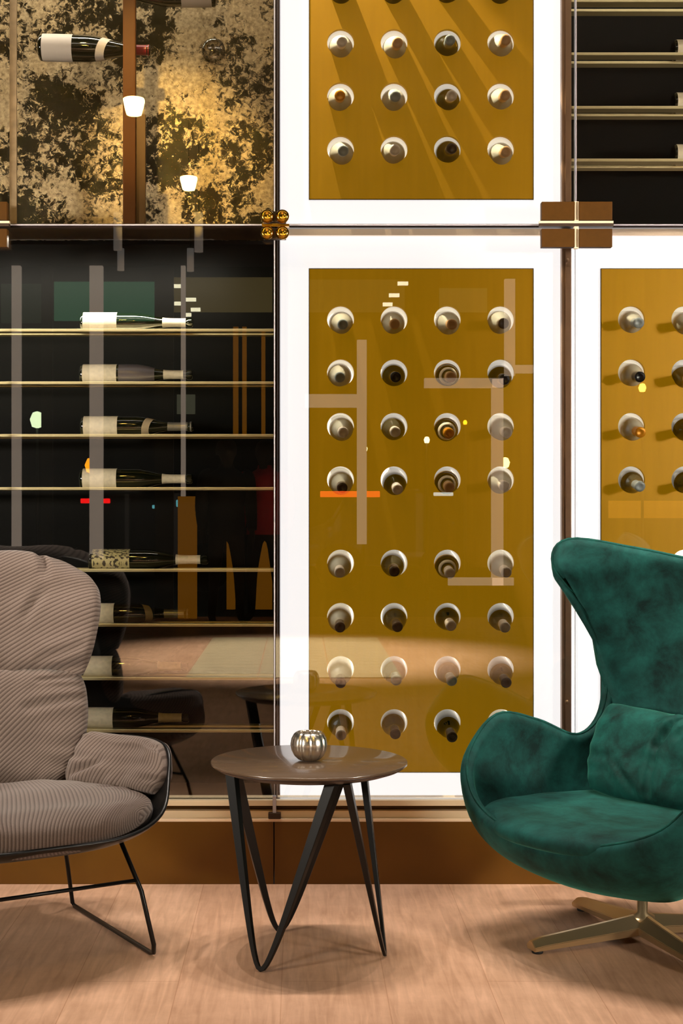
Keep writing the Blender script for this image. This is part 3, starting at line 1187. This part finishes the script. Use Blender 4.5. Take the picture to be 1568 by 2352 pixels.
def fy(v):
    return (v[0], -v[1], v[2])


EGG = [((0, .20, .145), (0, .35, .215), (0, .36, .29)),
       ((.12, .18, .145), (.20, .33, .22), (.17, .352, .322)),
       ((.20, .14, .145), (.33, .28, .23), (.285, .315, .37)),
       ((.25, .11, .145), (.362, .245, .29), (.342, .265, .455)),
       ((.27, .06, .145), (.366, .16, .35), (.328, .175, .548)),
       ((.27, .00, .145), (.37, .03, .33), (.302, .045, .525)),
       ((.25, -.07, .145), (.33, -.10, .32), (.268, -.075, .478)),
       ((.24, -.13, .145), (.29, -.19, .35), (.250, -.155, .53)),
       ((.22, -.18, .145), (.265, -.25, .42), (.252, -.178, .65)),
       ((.20, -.22, .145), (.235, -.28, .50), (.275, -.13, .80)),
       ((.17, -.26, .148), (.235, -.28, .62), (.325, -.045, .93)),
       ((.13, -.28, .148), (.20, -.33, .70), (.30, -.08, 1.0)),
       ((.07, -.29, .148), (.10, -.37, .70), (.17, -.21, .975)),
       ((0, -.29, .148), (0, -.385, .70), (0, -.275, .945))]
sh, rim = shell('shell', (0, 0.0, .15), [tuple(fy(p) for p in s_) for s_ in EGG], 0.034, M_velvet, egg)
# piped seam just outside the rim
bm = bmesh.new()
pts = [p for p in rim]
n = 8
rings = []
for i, p in enumerate(pts):
    t = (pts[(i + 1) % len(pts)] - pts[i - 1]).normalized()
    a = t.cross(Vector((0, 0, 1)))
    if a.length < 0.1:
        a = t.cross(Vector((0, 1, 0)))
    a.normalize()
    b2 = t.cross(a)
    rings.append([bm.verts.new(p + (a * math.cos(6.2832 * j / n) + b2 * math.sin(6.2832 * j / n)) * 0.0035) for j in range(n)])
for i in range(len(rings)):
    A, B = rings[i], rings[(i + 1) % len(rings)]
    off = min(range(n), key=lambda o_: (A[0].co - B[o_].co).length)
    for j in range(n):
        bm.faces.new((A[j], A[(j + 1) % n], B[(j + 1 + off) % n], B[(j + off) % n]))
bmesh.ops.recalc_face_normals(bm, faces=bm.faces)
link('piping', bm, M_velvet_c, egg, smooth=True)
# seat cushion
SEAT = [sym([(0, .20, .305), (.13, .20, .305), (.21, .17, .31)]),
        sym([(0, .06, .30), (.17, .06, .30), (.27, .05, .308)]),
        sym([(0, -.10, .297), (.19, -.10, .298), (.31, -.10, .310)]),
        sym([(0, -.26, .296), (.17, -.25, .298), (.305, -.21, .312)]),
        sym([(0, -.385, .300), (.13, -.365, .302), (.25, -.305, .312)])]
SEAT = SEAT[::-1]
SEAT = [[(x - .012, y - .012, z + .004) for x, y, z in r] for r in SEAT]
pillow('seat_cushion', SEAT, 0.036, M_velvet, egg, power=0.45, wrinkle=0.0015, seed=2)
# base
base = empty('swivel_base')
base.parent = egg
base.rotation_euler = (0, 0, EA)
lathe('column', [(0.030, 0.045), (0.030, 0.066), (0.0135, 0.074), (0.0125, 0.155)], M_alu, base, 24)
for kk in range(4):
    bm = bmesh.new()
    ang = math.radians(199 + 90 * kk)
    Lg = 0.312
    secs = []
    for t in (0.0, 0.12, 0.3, 0.6, 0.9, 1.0):
        r = t * Lg
        wt = 0.034 - 0.010 * t
        wb = 0.028 - 0.008 * t
        zt_ = 0.072 - 0.037 * t ** 0.9 - (0.004 if t == 1.0 else 0)
        zb = 0.024 - 0.016 * t
        secs.append([(r, -wb, zb), (r, wb, zb), (r, wt * 0.95, zb + (zt_ - zb) * 0.45), (r, 0.006, zt_), (r, -0.006, zt_), (r, -wt * 0.95, zb + (zt_ - zb) * 0.45)])
    R_ = Matrix.Rotation(ang, 4, 'Z')
    rg = [[bm.verts.new(R_ @ Vector(p)) for p in s_] for s_ in secs]
    for A, B in zip(rg, rg[1:]):
        for j in range(6):
            bm.faces.new((A[j], A[(j + 1) % 6], B[(j + 1) % 6], B[j]))
    bm.faces.new(rg[0])
    bm.faces.new(rg[-1][::-1])
    bmesh.ops.recalc_face_normals(bm, faces=bm.faces)
    bmesh.ops.bevel(bm, geom=list(bm.edges), offset=0.0015, segments=2, affect='EDGES')
    lg = link('leg', bm, M_alu, egg)
    lg.rotation_euler = (0, 0, EA)
    bm = bmesh.new()
    add_lathe(bm, [(0.013, 0.0), (0.014, 0.002), (0.014, 0.0085)], 20, R_ @ Matrix.Translation((Lg - 0.018, 0, 0)))
    link('glide', bm, M_rubber, lg)

# the loose cushion in the egg chair
cu = empty('lumbar_cushion', (0.857, -0.55, 0.36), -EA)
tag(cu, 'crumpled dark green velvet cushion leaning in the egg chair', 'cushion')
LC = [[(-.20, -.03, .345), (-.10, -.035, .335), (0, -.04, .332), (.10, -.035, .335), (.20, -.03, .345)],
      [(-.215, -.06, .42), (-.11, -.075, .415), (0, -.08, .41), (.11, -.075, .41), (.215, -.06, .415)],
      [(-.215, -.09, .50), (-.11, -.11, .49), (0, -.12, .485), (.11, -.11, .485), (.215, -.09, .49)],
      [(-.205, -.125, .572), (-.10, -.15, .556), (0, -.16, .546), (.10, -.15, .546), (.205, -.125, .556)]]
LC = [[(x, -y, z - .36) for x, y, z in row] for row in LC]
pillow('cushion_body', LC, 0.055, M_velvet_c, cu, creases=((.62, .99, .50, .55, .022, .010), (.72, .96, .64, .66, .014, .008), (.50, .55, .50, .08, .014, .008), (.25, .30, .40, .06, .008, .008), (.78, .5, .86, .2, .010, .008)), wrinkle=0.006, seed=5, freq=30, power=0.55)

# ------------------------------------------------------------------ grey lounge chair
GAng = math.atan2(.515, .857)
gc = empty('lounge_chair', (-.744, -.605, 0), GAng)
tag(gc, 'grey pinstriped wingback lounge chair on black wire legs at the left', 'armchair')
GREY = [((0, .2, .262), (0, .31, .272), (0, .365, .318)),
        ((.10, .19, .262), (.15, .30, .274), (.19, .35, .32)),
        ((.18, .16, .262), (.28, .26, .285), (.31, .29, .35)),
        ((.22, .12, .265), (.345, .20, .315), (.365, .215, .42)),
        ((.24, .06, .265), (.38, .13, .35), (.392, .14, .488)),
        ((.24, .0, .265), (.36, .02, .35), (.355, .01, .498)),
        ((.22, -.08, .265), (.31, -.13, .36), (.285, -.12, .49)),
        ((.20, -.12, .265), (.27, -.22, .40), (.255, -.175, .60)),
        ((.18, -.16, .265), (.26, -.28, .48), (.27, -.205, .75)),
        ((.15, -.20, .265), (.25, -.32, .58), (.30, -.235, .87)),
        ((.10, -.22, .265), (.19, -.35, .62), (.24, -.30, .935)),
        ((0, -.23, .265), (0, -.36, .62), (0, -.345, .94))]
shell('shell', (0, 0, .265), [tuple(fy(p) for p in s_) for s_ in GREY], 0.009, M_black, gc)


def neg(rows):
    return [[(x, -y, z) for x, y, z in r] for r in rows]


UP = neg([sym([(0, -.235, .63), (.16, -.205, .63), (.295, -.125, .63)]),
          sym([(0, -.265, .73), (.17, -.235, .73), (.315, -.125, .73)]),
          sym([(0, -.285, .83), (.18, -.255, .83), (.338, -.145, .83)]),
          sym([(0, -.30, .90), (.18, -.275, .905), (.335, -.185, .885)]),
          sym([(0, -.315, .962), (.165, -.30, .965), (.285, -.245, .93)])])
pillow('headrest_cushion', UP, 0.052, M_stripe[65], gc, creases=((.86, 1.0, .82, .72, .016, .010), (.80, .55, .74, .40, .014, .012), (.14, 1.0, .18, .72, .016, .010), (.98, .06, .72, .02, .012, .012), (.2, .5, .26, .38, .012, .012), (.96, .2, .8, .1, .010, .010)), wrinkle=0.005, seed=1, power=0.36)
LO = neg([sym([(0, -.165, .345), (.12, -.145, .345), (.215, -.105, .35)]),
          sym([(0, -.19, .43), (.15, -.165, .43), (.265, -.105, .43)]),
          sym([(0, -.21, .52), (.16, -.18, .52), (.288, -.115, .52)]),
          sym([(0, -.225, .60), (.16, -.20, .60), (.292, -.13, .60)]),
          sym([(0, -.24, .66), (.16, -.21, .66), (.285, -.14, .66)])])
pillow('back_cushion', LO, 0.056, M_stripe[50], gc, creases=((1.0, .70, .72, .60, .012, .009), (1.0, .93, .80, .86, .010, .008), (0, .70, .28, .60, .012, .009)), wrinkle=0.005, seed=3, power=0.36, freq=40)
for sgn in (1, -1):
    WG = [[(.205, -.09, .365), (.255, .00, .362), (.305, .10, .362), (.335, .19, .368)],
          [(.230, -.105, .415), (.290, .00, .412), (.338, .10, .412), (.362, .20, .412)],
          [(.258, -.11, .462), (.318, .00, .460), (.362, .10, .462), (.376, .165, .458)],
          [(.280, -.11, .492), (.330, .00, .494), (.366, .08, .494), (.374, .135, .486)]]
    WG = [[((x + .006) * sgn, -y, z + .003) for x, y, z in r] for r in WG]
    if sgn < 0:
        WG = [r[::-1] for r in WG]
    pillow('arm_cushion', WG, 0.036, M_stripe[20], gc, wrinkle=0.005, seed=4 + sgn, power=0.34, creases=((.05 if sgn > 0 else .95, .1, .30 if sgn > 0 else .70, .35, .010, .010),))
ST = neg([sym([(0, .365, .332), (.14, .35, .333), (.255, .30, .345)]),
          sym([(0, .28, .338), (.17, .27, .340), (.318, .225, .350)]),
          sym([(0, .14, .342), (.17, .13, .345), (.318, .11, .350)]),
          sym([(0, -.02, .342), (.15, -.02, .342), (.27, -.01, .345)]),
          sym([(0, -.15, .345), (.12, -.14, .345), (.20, -.12, .345)])])
pillow('seat_cushion', ST, 0.052, M_stripe[20], gc, wrinkle=0.006, seed=6, power=0.36, creases=((.35, .75, .24, .05, .018, .010), (.98, .55, .85, .5, .01, .01)))
# wire base: each side is one skid loop, plus cross bars
for sgn in (1, -1):
    pts = [(.235 * sgn, -.20, .290), (.272 * sgn, -.255, .16), (.292 * sgn, -.282, .035), (.298 * sgn, -.268, .012), (.300 * sgn, -.245, .0058),
           (.300 * sgn, .235, .0058), (.299 * sgn, .248, .012), (.240 * sgn, .166, .224), (.262 * sgn, .168, .300)]
    bm = bmesh.new()
    add_tube(bm, pts, 0.0058, 10, smooth=False)
    bmesh.ops.recalc_face_normals(bm, faces=bm.faces)
    link('leg_frame', bm, M_black, gc, smooth=True)
tube('cross_bar', [(-.265, -.245, .185), (.265, -.245, .185)], 0.0048, M_black, gc)
tube('cross_bar', [(-.24, .166, .224), (.24, .166, .224)], 0.0048, M_black, gc)
tube('seat_ring', [(-.235, -.19, .30), (-.27, .0, .272), (-.26, .168, .285), (0, .2, .262), (.26, .168, .285), (.27, .0, .272), (.235, -.19, .30)], 0.005, M_black, gc)

# ------------------------------------------------------------------ side table
TC = Vector((.024, -.646, 0))
ZT, TR = .468, .2385
tb = empty('side_table', TC)
tag(tb, 'round dark side table with black hairpin loop legs', 'side table')
M_top = mat('black_brown_lacquer', (88, 70, 54), 0.24, spec=0.7, coat=0.3)
bm = bmesh.new()
add_lathe(bm, [(0.0, ZT - .0058), (TR - .02, ZT - .0058), (TR, ZT - .0058), (TR, ZT - .001), (TR - .001, ZT), (0, ZT)], 96)
link('tabletop', bm, M_top, tb)
lathe('table_rim', [(0.0, ZT - .022), (TR - .035, ZT - .022), (TR - .014, ZT - .015), (TR - .003, ZT - .0085), (TR - .0005, ZT - .006), (0, ZT - .006)], mat('dark_brown_underside', (38, 24, 16), 0.4), tb, 96)
for f in (232, 113, -9):
    ph = math.radians(f)
    dl = math.radians(54)
    c0 = Vector((.185 * math.cos(ph), .185 * math.sin(ph), 0.0))
    e0 = Vector((.190 * math.cos(ph - dl), .190 * math.sin(ph - dl), ZT - .02))
    e1 = Vector((.190 * math.cos(ph + dl), .190 * math.sin(ph + dl), ZT - .02))
    mid = (e0 + e1) / 2
    span = (e1 - e0).normalized()
    up = Vector((mid.x - c0.x, mid.y - c0.y, ZT)).normalized()
    nrm_ = span.cross(up).normalized()
    N = 40
    half = (e1 - e0).length / 2
    path, wd = [], []
    for i in range(N + 1):
        s_ = -1 + 2 * i / N
        a_ = abs(s_)
        # rounded V: width grows quickly near the foot, then straight
        zz = (math.sqrt(a_ * a_ + 0.075 ** 2 * 4) - 0.15) / (math.sqrt(1 + 0.0225) - 0.15)
        path.append(c0 + span * (half * s_) + (mid - c0) * zz)
        wd.append(0.0058 + 0.0088 * max(0, zz) ** 0.9)
    bm = bmesh.new()
    rg = []
    for i, p in enumerate(path):
        t = (path[min(i + 1, N)] - path[max(i - 1, 0)]).normalized()
        sd = nrm_.cross(t).normalized()
        w = wd[i]
        th = 0.0035 + 0.0055 * (wd[i] - 0.0058) / 0.0088
        p = p + Vector((0, 0, 0.004 * (1 - min(1, abs(-1 + 2 * i / N) * 4))))
        rg.append([bm.verts.new(p + sd * a2 + nrm_ * b2) for a2, b2 in ((-w, -th), (w, -th), (w, th), (-w, th))])
    for A, B in zip(rg, rg[1:]):
        for j in range(4):
            bm.faces.new((A[j], A[(j + 1) % 4], B[(j + 1) % 4], B[j]))
    bm.faces.new(rg[0])
    bm.faces.new(rg[-1][::-1])
    bmesh.ops.recalc_face_normals(bm, faces=bm.faces)
    zmin = min(v.co.z for v in bm.verts)
    for v in bm.verts:
        v.co.z -= zmin * max(0, 1 - v.co.z / 0.1)
    bmesh.ops.bevel(bm, geom=[e for e in bm.edges if e.calc_face_angle(0) > 0.6], offset=0.0012, segments=1, affect='EDGES')
    link('leg', bm, M_black, tb)

# candle holder
M_merc = mat('polished_silver', (232, 224, 210), 0.26, 1.0, bump=0.15, vscale=40)
ch = empty('candle_holder', (TC.x + .0, TC.y + .0, ZT))
tag(ch, 'round faceted silver candle holder on the side table', 'candle holder')
bm = bmesh.new()
prof = [(0.018, 0.001), (0.026, 0.003), (0.036, 0.012), (0.043, 0.026), (0.0455, 0.040), (0.043, 0.054), (0.037, 0.065), (0.031, 0.070), (0.0285, 0.0695), (0.034, 0.063), (0.040, 0.052), (0.042, 0.040), (0.039, 0.022), (0.028, 0.008), (0.0, 0.006)]
NR = 72
rings = []
for r, z in prof:
    ring = []
    for i in range(NR):
        a = 2 * math.pi * i / NR
        lobe = 1 - 0.11 * (1 - abs(math.sin(a * 9 / 2))) ** 3 * min(1, r / 0.03)
        ring.append(bm.verts.new((r * lobe * math.cos(a), r * lobe * math.sin(a), z)))
    rings.append(ring)
for A, B in zip(rings, rings[1:]):
    for i in range(NR):
        bm.faces.new((A[i], A[(i + 1) % NR], B[(i + 1) % NR], B[i])).smooth = True
bm.faces.new(rings[0][::-1])
bmesh.ops.recalc_face_normals(bm, faces=bm.faces)
link('holder_bowl', bm, M_merc, ch)
lathe('tea_light', [(0.017, 0.0068), (0.018, 0.008), (0.018, 0.022), (0.016, 0.0225), (0, 0.022)], M_label_w, ch)

# ------------------------------------------------------------------ the lounge behind the camera (seen mirrored in the glass)
LB = 4.14 + 10.55


def B(px, py, L=LB):
    """world point that the front glass mirrors at this outline point, at light-path length L"""
    return Vector(((px - VX) / F * L, -(L - D) + 2 * GY0, H - (py - VY) / F * L))


def bbox(name, px0, px1, py0, py1, L, t, m, parent=None):
    a_, c_ = B(px0, py1, L), B(px1, py0, L)
    return box(name, a_.x, c_.x, a_.y - t, a_.y, max(0.0, a_.z), c_.z, m, parent)


# stone strip in the floor by the entrance
bm = bmesh.new()
rows_ = 15
for i in range(rows_):
    y0 = -8.1 + 3.0 * i / rows_
    for j in range(3):
        x0 = -0.74 + 0.47 * j
        add_box(bm, x0 + 0.004, x0 + 0.466, y0 + 0.004, y0 + 3.0 / rows_ - 0.004, 0.0, 0.006)
tag(link('trim_4', bm, M_stone), kind='structure')

# glazed facade at the far end
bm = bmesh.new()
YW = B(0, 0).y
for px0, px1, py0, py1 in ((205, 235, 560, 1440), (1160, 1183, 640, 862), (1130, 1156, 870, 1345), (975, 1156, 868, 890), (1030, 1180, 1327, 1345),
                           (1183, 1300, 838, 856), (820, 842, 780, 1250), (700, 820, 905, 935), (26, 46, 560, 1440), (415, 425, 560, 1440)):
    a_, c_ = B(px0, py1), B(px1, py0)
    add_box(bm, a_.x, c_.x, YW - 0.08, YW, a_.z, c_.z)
tag(link('trim_5', bm, mat('pale_window_frame', (225, 215, 205), 0.5, emit=(215, 195, 175), estr=1.1)), kind='structure')  # frames given their own glow so they show bright in the glass
bm = bmesh.new()
for px0, px1 in ((95, 120), (355, 398), (1225, 1300), (-400, -340)):
    a_, c_ = B(px0, 1430), B(px1, 560)
    add_box(bm, a_.x, c_.x, YW - 0.06, YW + 0.02, 0, 3.6)
tag(link('trim_6', bm, M_black_int), kind='structure')
tag(box('ground', -14, 14, -32, -10.6, -0.08, -0.02, mat('wet_asphalt', (40, 36, 30), 0.35, var=0.3, vscale=3)), kind='structure')

# golden timber slats at the entrance, warm light put in as own glow
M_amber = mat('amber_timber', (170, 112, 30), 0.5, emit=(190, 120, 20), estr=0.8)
for px0, px1, py0, py1 in ((535, 547, 750, 1000), (556, 566, 750, 1000), (600, 609, 760, 1000), (408, 452, 1140, 1425), (520, 540, 1130, 1400), (575, 625, 1150, 1400)):
    o = bbox('timber_panel', px0, px1, py0, py1, LB - 0.15, 0.03, M_amber)
    tag(o, 'amber lit timber panel mirrored in the left glass', 'panel', 'amber panels by the entrance')

# buildings across the street with lit storefronts
bd = empty('building', (0, -24, 0))
tag(bd, 'dark building across the street, mirrored in the glass', 'building')
box('facade', -14, 14, -1, 0, 0, 9, mat('dark_facade', (22, 20, 16), 0.8), bd)


def lit(px0, px1, py0, py1, L, col, st, name='lit_window'):
    a_, c_ = B(px0, py1, L), B(px1, py0, L)
    return a_, c_, mat('lit_' + name, col, 0.5, emit=col, estr=st)


LS = 4.14 + 23.9
for (x0, x1, y0, y1, col, st) in ((122, 355, 645, 735, (90, 160, 120), .75), (398, 625, 635, 715, (130, 112, 66), 1.0), (705, 930, 640, 715, (140, 120, 70), .35),
                                  (1010, 1120, 660, 715, (140, 140, 90), .35), (405, 447, 905, 950, (150, 150, 120), .6), (0, 95, 650, 740, (60, 80, 60), .5),
                                  (1400, 1600, 1150, 1190, (220, 150, 40), 1.0)):
    a_, c_, m_ = lit(x0, x1, y0, y1, LS, col, st)
    o = box('window', a_.x, c_.x, 0.0, 0.05, a_.z, c_.z, m_, bd)

# street lamps, car lamps
LAMPS = [((85, 963), 17, (235, 255, 200), 6, 'street'), ((835, 1030), 9, (255, 250, 170), 12, 'street'), ((980, 1010), 7, (255, 250, 190), 10, 'street'),
         ((1160, 1062), 11, (255, 240, 150), 12, 'street'), ((1475, 890), 9, (255, 200, 80), 14, 'street'), ((1068, 970), 5, (255, 180, 30), 12, 'street'),
         ((210, 1068), 16, (255, 150, 20), 8, 'street')]
for (px, py), r, col, st, _k in LAMPS:
    L_ = 17.5
    c = B(px, py, L_)
    rt = empty('street_lamp', (c.x, c.y, 0))
    tag(rt, 'glowing street lamp mirrored in the glass', 'street lamp', 'street lamps outside')
    bm = bmesh.new()
    add_lathe(bm, [(0.0, -r * 1.25), (r * 0.7, -r), (r, 0), (r * 0.6, r * 0.9), (0, r * 1.1)], 14, Matrix.Translation((0, 0, c.z)) @ Matrix.Scale(L_ / F, 4))
    link('lamp_globe', bm, mat('lamp_glow', col, 0.4, emit=col, estr=st), rt)
    lathe('lamp_post', [(0.03, 0), (0.02, 0.1), (0.015, c.z - r * L_ / F)], M_black_int, rt, 10)

# two cars, their lamps showing as streaks
M_carpaint = mat('dark_car_paint', (16, 16, 20), 0.2, coat=1.0)


def car(px0, px1, label, lamps):
    L_ = 19.5
    a_, c_ = B(px0, 1200, L_), B(px1, 1100, L_)
    w = 1.8
    ln = c_.x - a_.x
    rt = empty('car', (a_.x, a_.y, 0))
    tag(rt, label, 'car', 'cars on the street outside')
    prof_ = [(0, .35), (0, .85), (.14 * ln, .95), (.25 * ln, 1.38), (.68 * ln, 1.4), (.84 * ln, .95), (ln, .8), (ln, .35)]
    bm = bmesh.new()
    f0 = [bm.verts.new((x, 0, z)) for x, z in prof_]
    f1 = [bm.verts.new((x, -w, z)) for x, z in prof_]
    bm.faces.new(f0)
    bm.faces.new(f1[::-1])
    for i in range(len(f0)):
        j = (i + 1) % len(f0)
        bm.faces.new((f0[i], f1[i], f1[j], f0[j]))
    bmesh.ops.recalc_face_normals(bm, faces=bm.faces)
    bmesh.ops.bevel(bm, geom=list(bm.edges), offset=0.06, segments=3, affect='EDGES')
    link('car_body', bm, M_carpaint, rt, smooth=False)
    for x in (.2 * ln, .8 * ln):
        lathe('wheel', [(0.0, -0.1), (.3, -.1), (.33, -.05), (.33, .1), (0, .1)], M_rubber, rt, 24, Matrix.Translation((x, 0.0, .33)) @ Matrix.Rotation(math.pi / 2, 4, 'X'))
    for q0, q1, p0, p1, col, st in lamps:
        u0, u1 = B(q0, p1, L_), B(q1, p0, L_)
        box('car_lamp', u0.x - a_.x, u1.x - a_.x, 0.0, 0.06, u0.z, u1.z, mat('car_lamp_glow', col, 0.4, emit=col, estr=st), rt, 0.01)


car(120, 560, 'dark car outside mirrored in the left rack glass', ((186, 253, 1145, 1156, (255, 20, 20), 5), (350, 382, 1160, 1168, (120, 220, 230), 2.2), (405, 450, 1148, 1164, (120, 220, 230), 2.2)))
car(700, 1100, 'dark car with red tail lamps mirrored in the gold panel', ((735, 872, 1128, 1142, (255, 90, 30), 4), (995, 1040, 1131, 1139, (230, 240, 230), 3)))

# downlights of the canopy outside and the lounge ceiling
M_dl = mat('downlight_glow', (255, 245, 200), 0.4, emit=(255, 246, 205), estr=5)
for n_, (px, py, w) in enumerate(((410, 657, 13), (437, 688, 13), (410, 697, 10), (449, 711, 11), (430, 723, 9), (925, 651, 12), (905, 678, 12), (890, 699, 11), (523, 573, 13))):
    c = B(px, py, LS - 6 - 0.4 * n_)
    s_ = (LS - 6 - 0.4 * n_) / F
    o = box('downlight', -w * s_, w * s_, -0.02, 0.02, -4 * s_, 4 * s_, M_dl)
    o.location = c
    tag(o, 'small rectangular canopy downlight mirrored in the glass', 'downlight', 'canopy downlights')

# hanging ceiling spots (white cylinders)
M_can = mat('white_spot_can', (225, 218, 208), 0.4, emit=(225, 218, 208), estr=0.4)
for n_, (px, py0, py1) in enumerate(((270, 525, 574), (456, 525, 578), (277, 597, 621), (437, 597, 623))):
    L_ = (9.0, 9.0, 12.5, 12.5)[n_]
    top, bot = B(px, py0, L_), B(px, py1, L_)
    rt = empty('ceiling_spotlight', (bot.x, bot.y, 3.6))
    tag(rt, 'white cylindrical ceiling spotlight mirrored in the left glass', 'ceiling spotlight', 'white cylinder spotlights')
    rr_ = 10 * L_ / F * (1 if n_ < 2 else 0.8)
    lathe('spot_can', [(rr_ * .8, bot.z - 3.6 + .01), (rr_, bot.z - 3.6), (rr_, top.z - 3.6 + .1)], M_can, rt, 20)
    lathe('stem', [(0.006, top.z - 3.6 + .09), (0.006, 0.0)], M_black, rt, 8)

# glowing pendant lamps
M_pend = mat('glowing_opal_bowl', (255, 220, 130), 0.4, emit=(255, 205, 95), estr=230)
for n_, (px, py, L_) in enumerate(((307, 243, 7.0), (433, 420, 8.7))):
    c = B(px, py, L_)
    rt = empty('pendant_lamp', (c.x, c.y, 3.6))
    tag(rt, ('nearer', 'farther')[n_] + ' glowing pendant lamp mirrored in the upper left glass', 'pendant lamp', 'warm pendant lamps')
    zc = c.z - 3.6
    lathe('lamp_shade', [(0.0, zc - .040), (.036, zc - .038), (.046, zc + .0), (.052, zc + .03), (.05, zc + .034), (0, zc + .034)], M_pend, rt, 24)
    lathe('lamp_cap', [(.052, zc + .034), (.05, zc + .07), (.014, zc + .09), (0.01, zc + .12)], M_copper, rt, 24)
    lathe('cord', [(.003, zc + .12), (.003, 0)], M_black, rt, 8)


# people standing by the entrance, mirrored as dark figures
def person(px, L_, jacket, label, turn, stride):
    c = B(px, 1400, L_)
    rt = empty('person', (c.x, c.y, 0.006 if -8.1 < c.y < -5.1 else 0), turn)
    tag(rt, label, 'person', 'people by the entrance')
    J = {}
    V, E_, Rr = [], [], []

    def v(name, p, r, par=None):
        J[name] = len(V)
        V.append(p)
        Rr.append(r)
        if par is not None:
            E_.append((J[par], J[name]))
    v('pelvis', (0, 0, .94), .135)
    v('waist', (0, 0, 1.10), .12, 'pelvis')
    v('chest', (0, .01, 1.30), .145, 'waist')
    v('neckb', (0, 0, 1.46), .06, 'chest')
    v('neck', (0, -.01, 1.53), .052, 'neckb')
    v('jaw', (0, -.03, 1.60), .075, 'neck')
    v('head', (0, -.015, 1.68), .092, 'jaw')
    v('crown', (0, 0, 1.745), .07, 'head')
    v('nose', (0, -.115, 1.645), .014, 'head')
    for sx in (-1, 1):
        q = str(sx)
        v('ear' + q, (.093 * sx, 0, 1.655), .018, 'head')
        v('sh' + q, (.19 * sx, 0, 1.41), .062, 'chest')
        v('el' + q, (.235 * sx, .02, 1.13), .045, 'sh' + q)
        v('wr' + q, (.235 * sx, -.05, .89), .029, 'el' + q)
        v('palm' + q, (.235 * sx, -.07, .81), .032, 'wr' + q)
        for k_, (dy, ln) in enumerate(((-.03, .07), (-.01, .08), (.01, .075), (.028, .06))):
            v('f%s%d' % (q, k_), (.235 * sx, -.075 + dy, .765), .009, 'palm' + q)
            v('g%s%d' % (q, k_), (.225 * sx, -.08 + dy, .765 - ln * .8), .008, 'f%s%d' % (q, k_))
        v('th' + q, (.222 * sx, -.115, .79), .011, 'palm' + q)
        v('hip' + q, (.095 * sx, 0, .88), .095, 'pelvis')
        v('kn' + q, (.11 * sx, -.02 + stride * sx * .5, .50), .06, 'hip' + q)
        v('an' + q, (.12 * sx, .03 + stride * sx, .09), .04, 'kn' + q)
        v('toe' + q, (.135 * sx, -.13 + stride * sx, .035), .035, 'an' + q)
    me = bpy.data.meshes.new('body')
    me.from_pydata(V, E_, [])
    o = bpy.data.objects.new('body', me)
    COL.objects.link(o)
    o.parent = rt
    sk = o.modifiers.new('skin', 'SKIN')
    sk.use_smooth_shade = True
    for i_, r_ in enumerate(Rr):
        me.skin_vertices[0].data[i_].radius = (r_, r_ * (0.78 if r_ > .1 else 1))
    me.skin_vertices[0].data[0].use_root = True
    o.modifiers.new('sub', 'SUBSURF').levels = 1
    o.modifiers['sub'].render_levels = 1
    me.materials.append(mat('dark_clothes_and_skin', (34, 28, 24), 0.8))
    # jacket
    bm = bmesh.new()
    pr = [(.185, .86), (.175, 1.0), (.168, 1.12), (.185, 1.28), (.19, 1.38), (.15, 1.45), (.075, 1.50), (.07, 1.53)]
    add_lathe(bm, pr, 24, Matrix.Scale(0.72, 4, (0, 1, 0)), close=False)
    for sx in (-1, 1):
        add_tube(bm, [(.16 * sx, 0, 1.42), (.20 * sx, .0, 1.39), (.238 * sx, .02, 1.14), (.238 * sx, -.045, .91)], [.07, .075, .062, .045], 14)
    link('jacket', bm, jacket, rt, smooth=True)
    lathe('hair', [(.0, .118), (.05, .112), (.088, .075), (.102, .02), (.098, -.04)], mat('brown_hair', (40, 26, 16), 0.7), rt, 20, Matrix.Translation((0, .018, 1.66)))
    return rt


person(520, 13.6, mat('black_coat', (18, 17, 18), 0.8), 'person in black coat standing by the entrance, mirrored in the left glass', 2.9, .10)
person(608, 13.9, mat('red_jacket', (190, 30, 45), 0.7), 'person in red jacket mirrored beside the left white cabinet edge', 3.5, -.08)
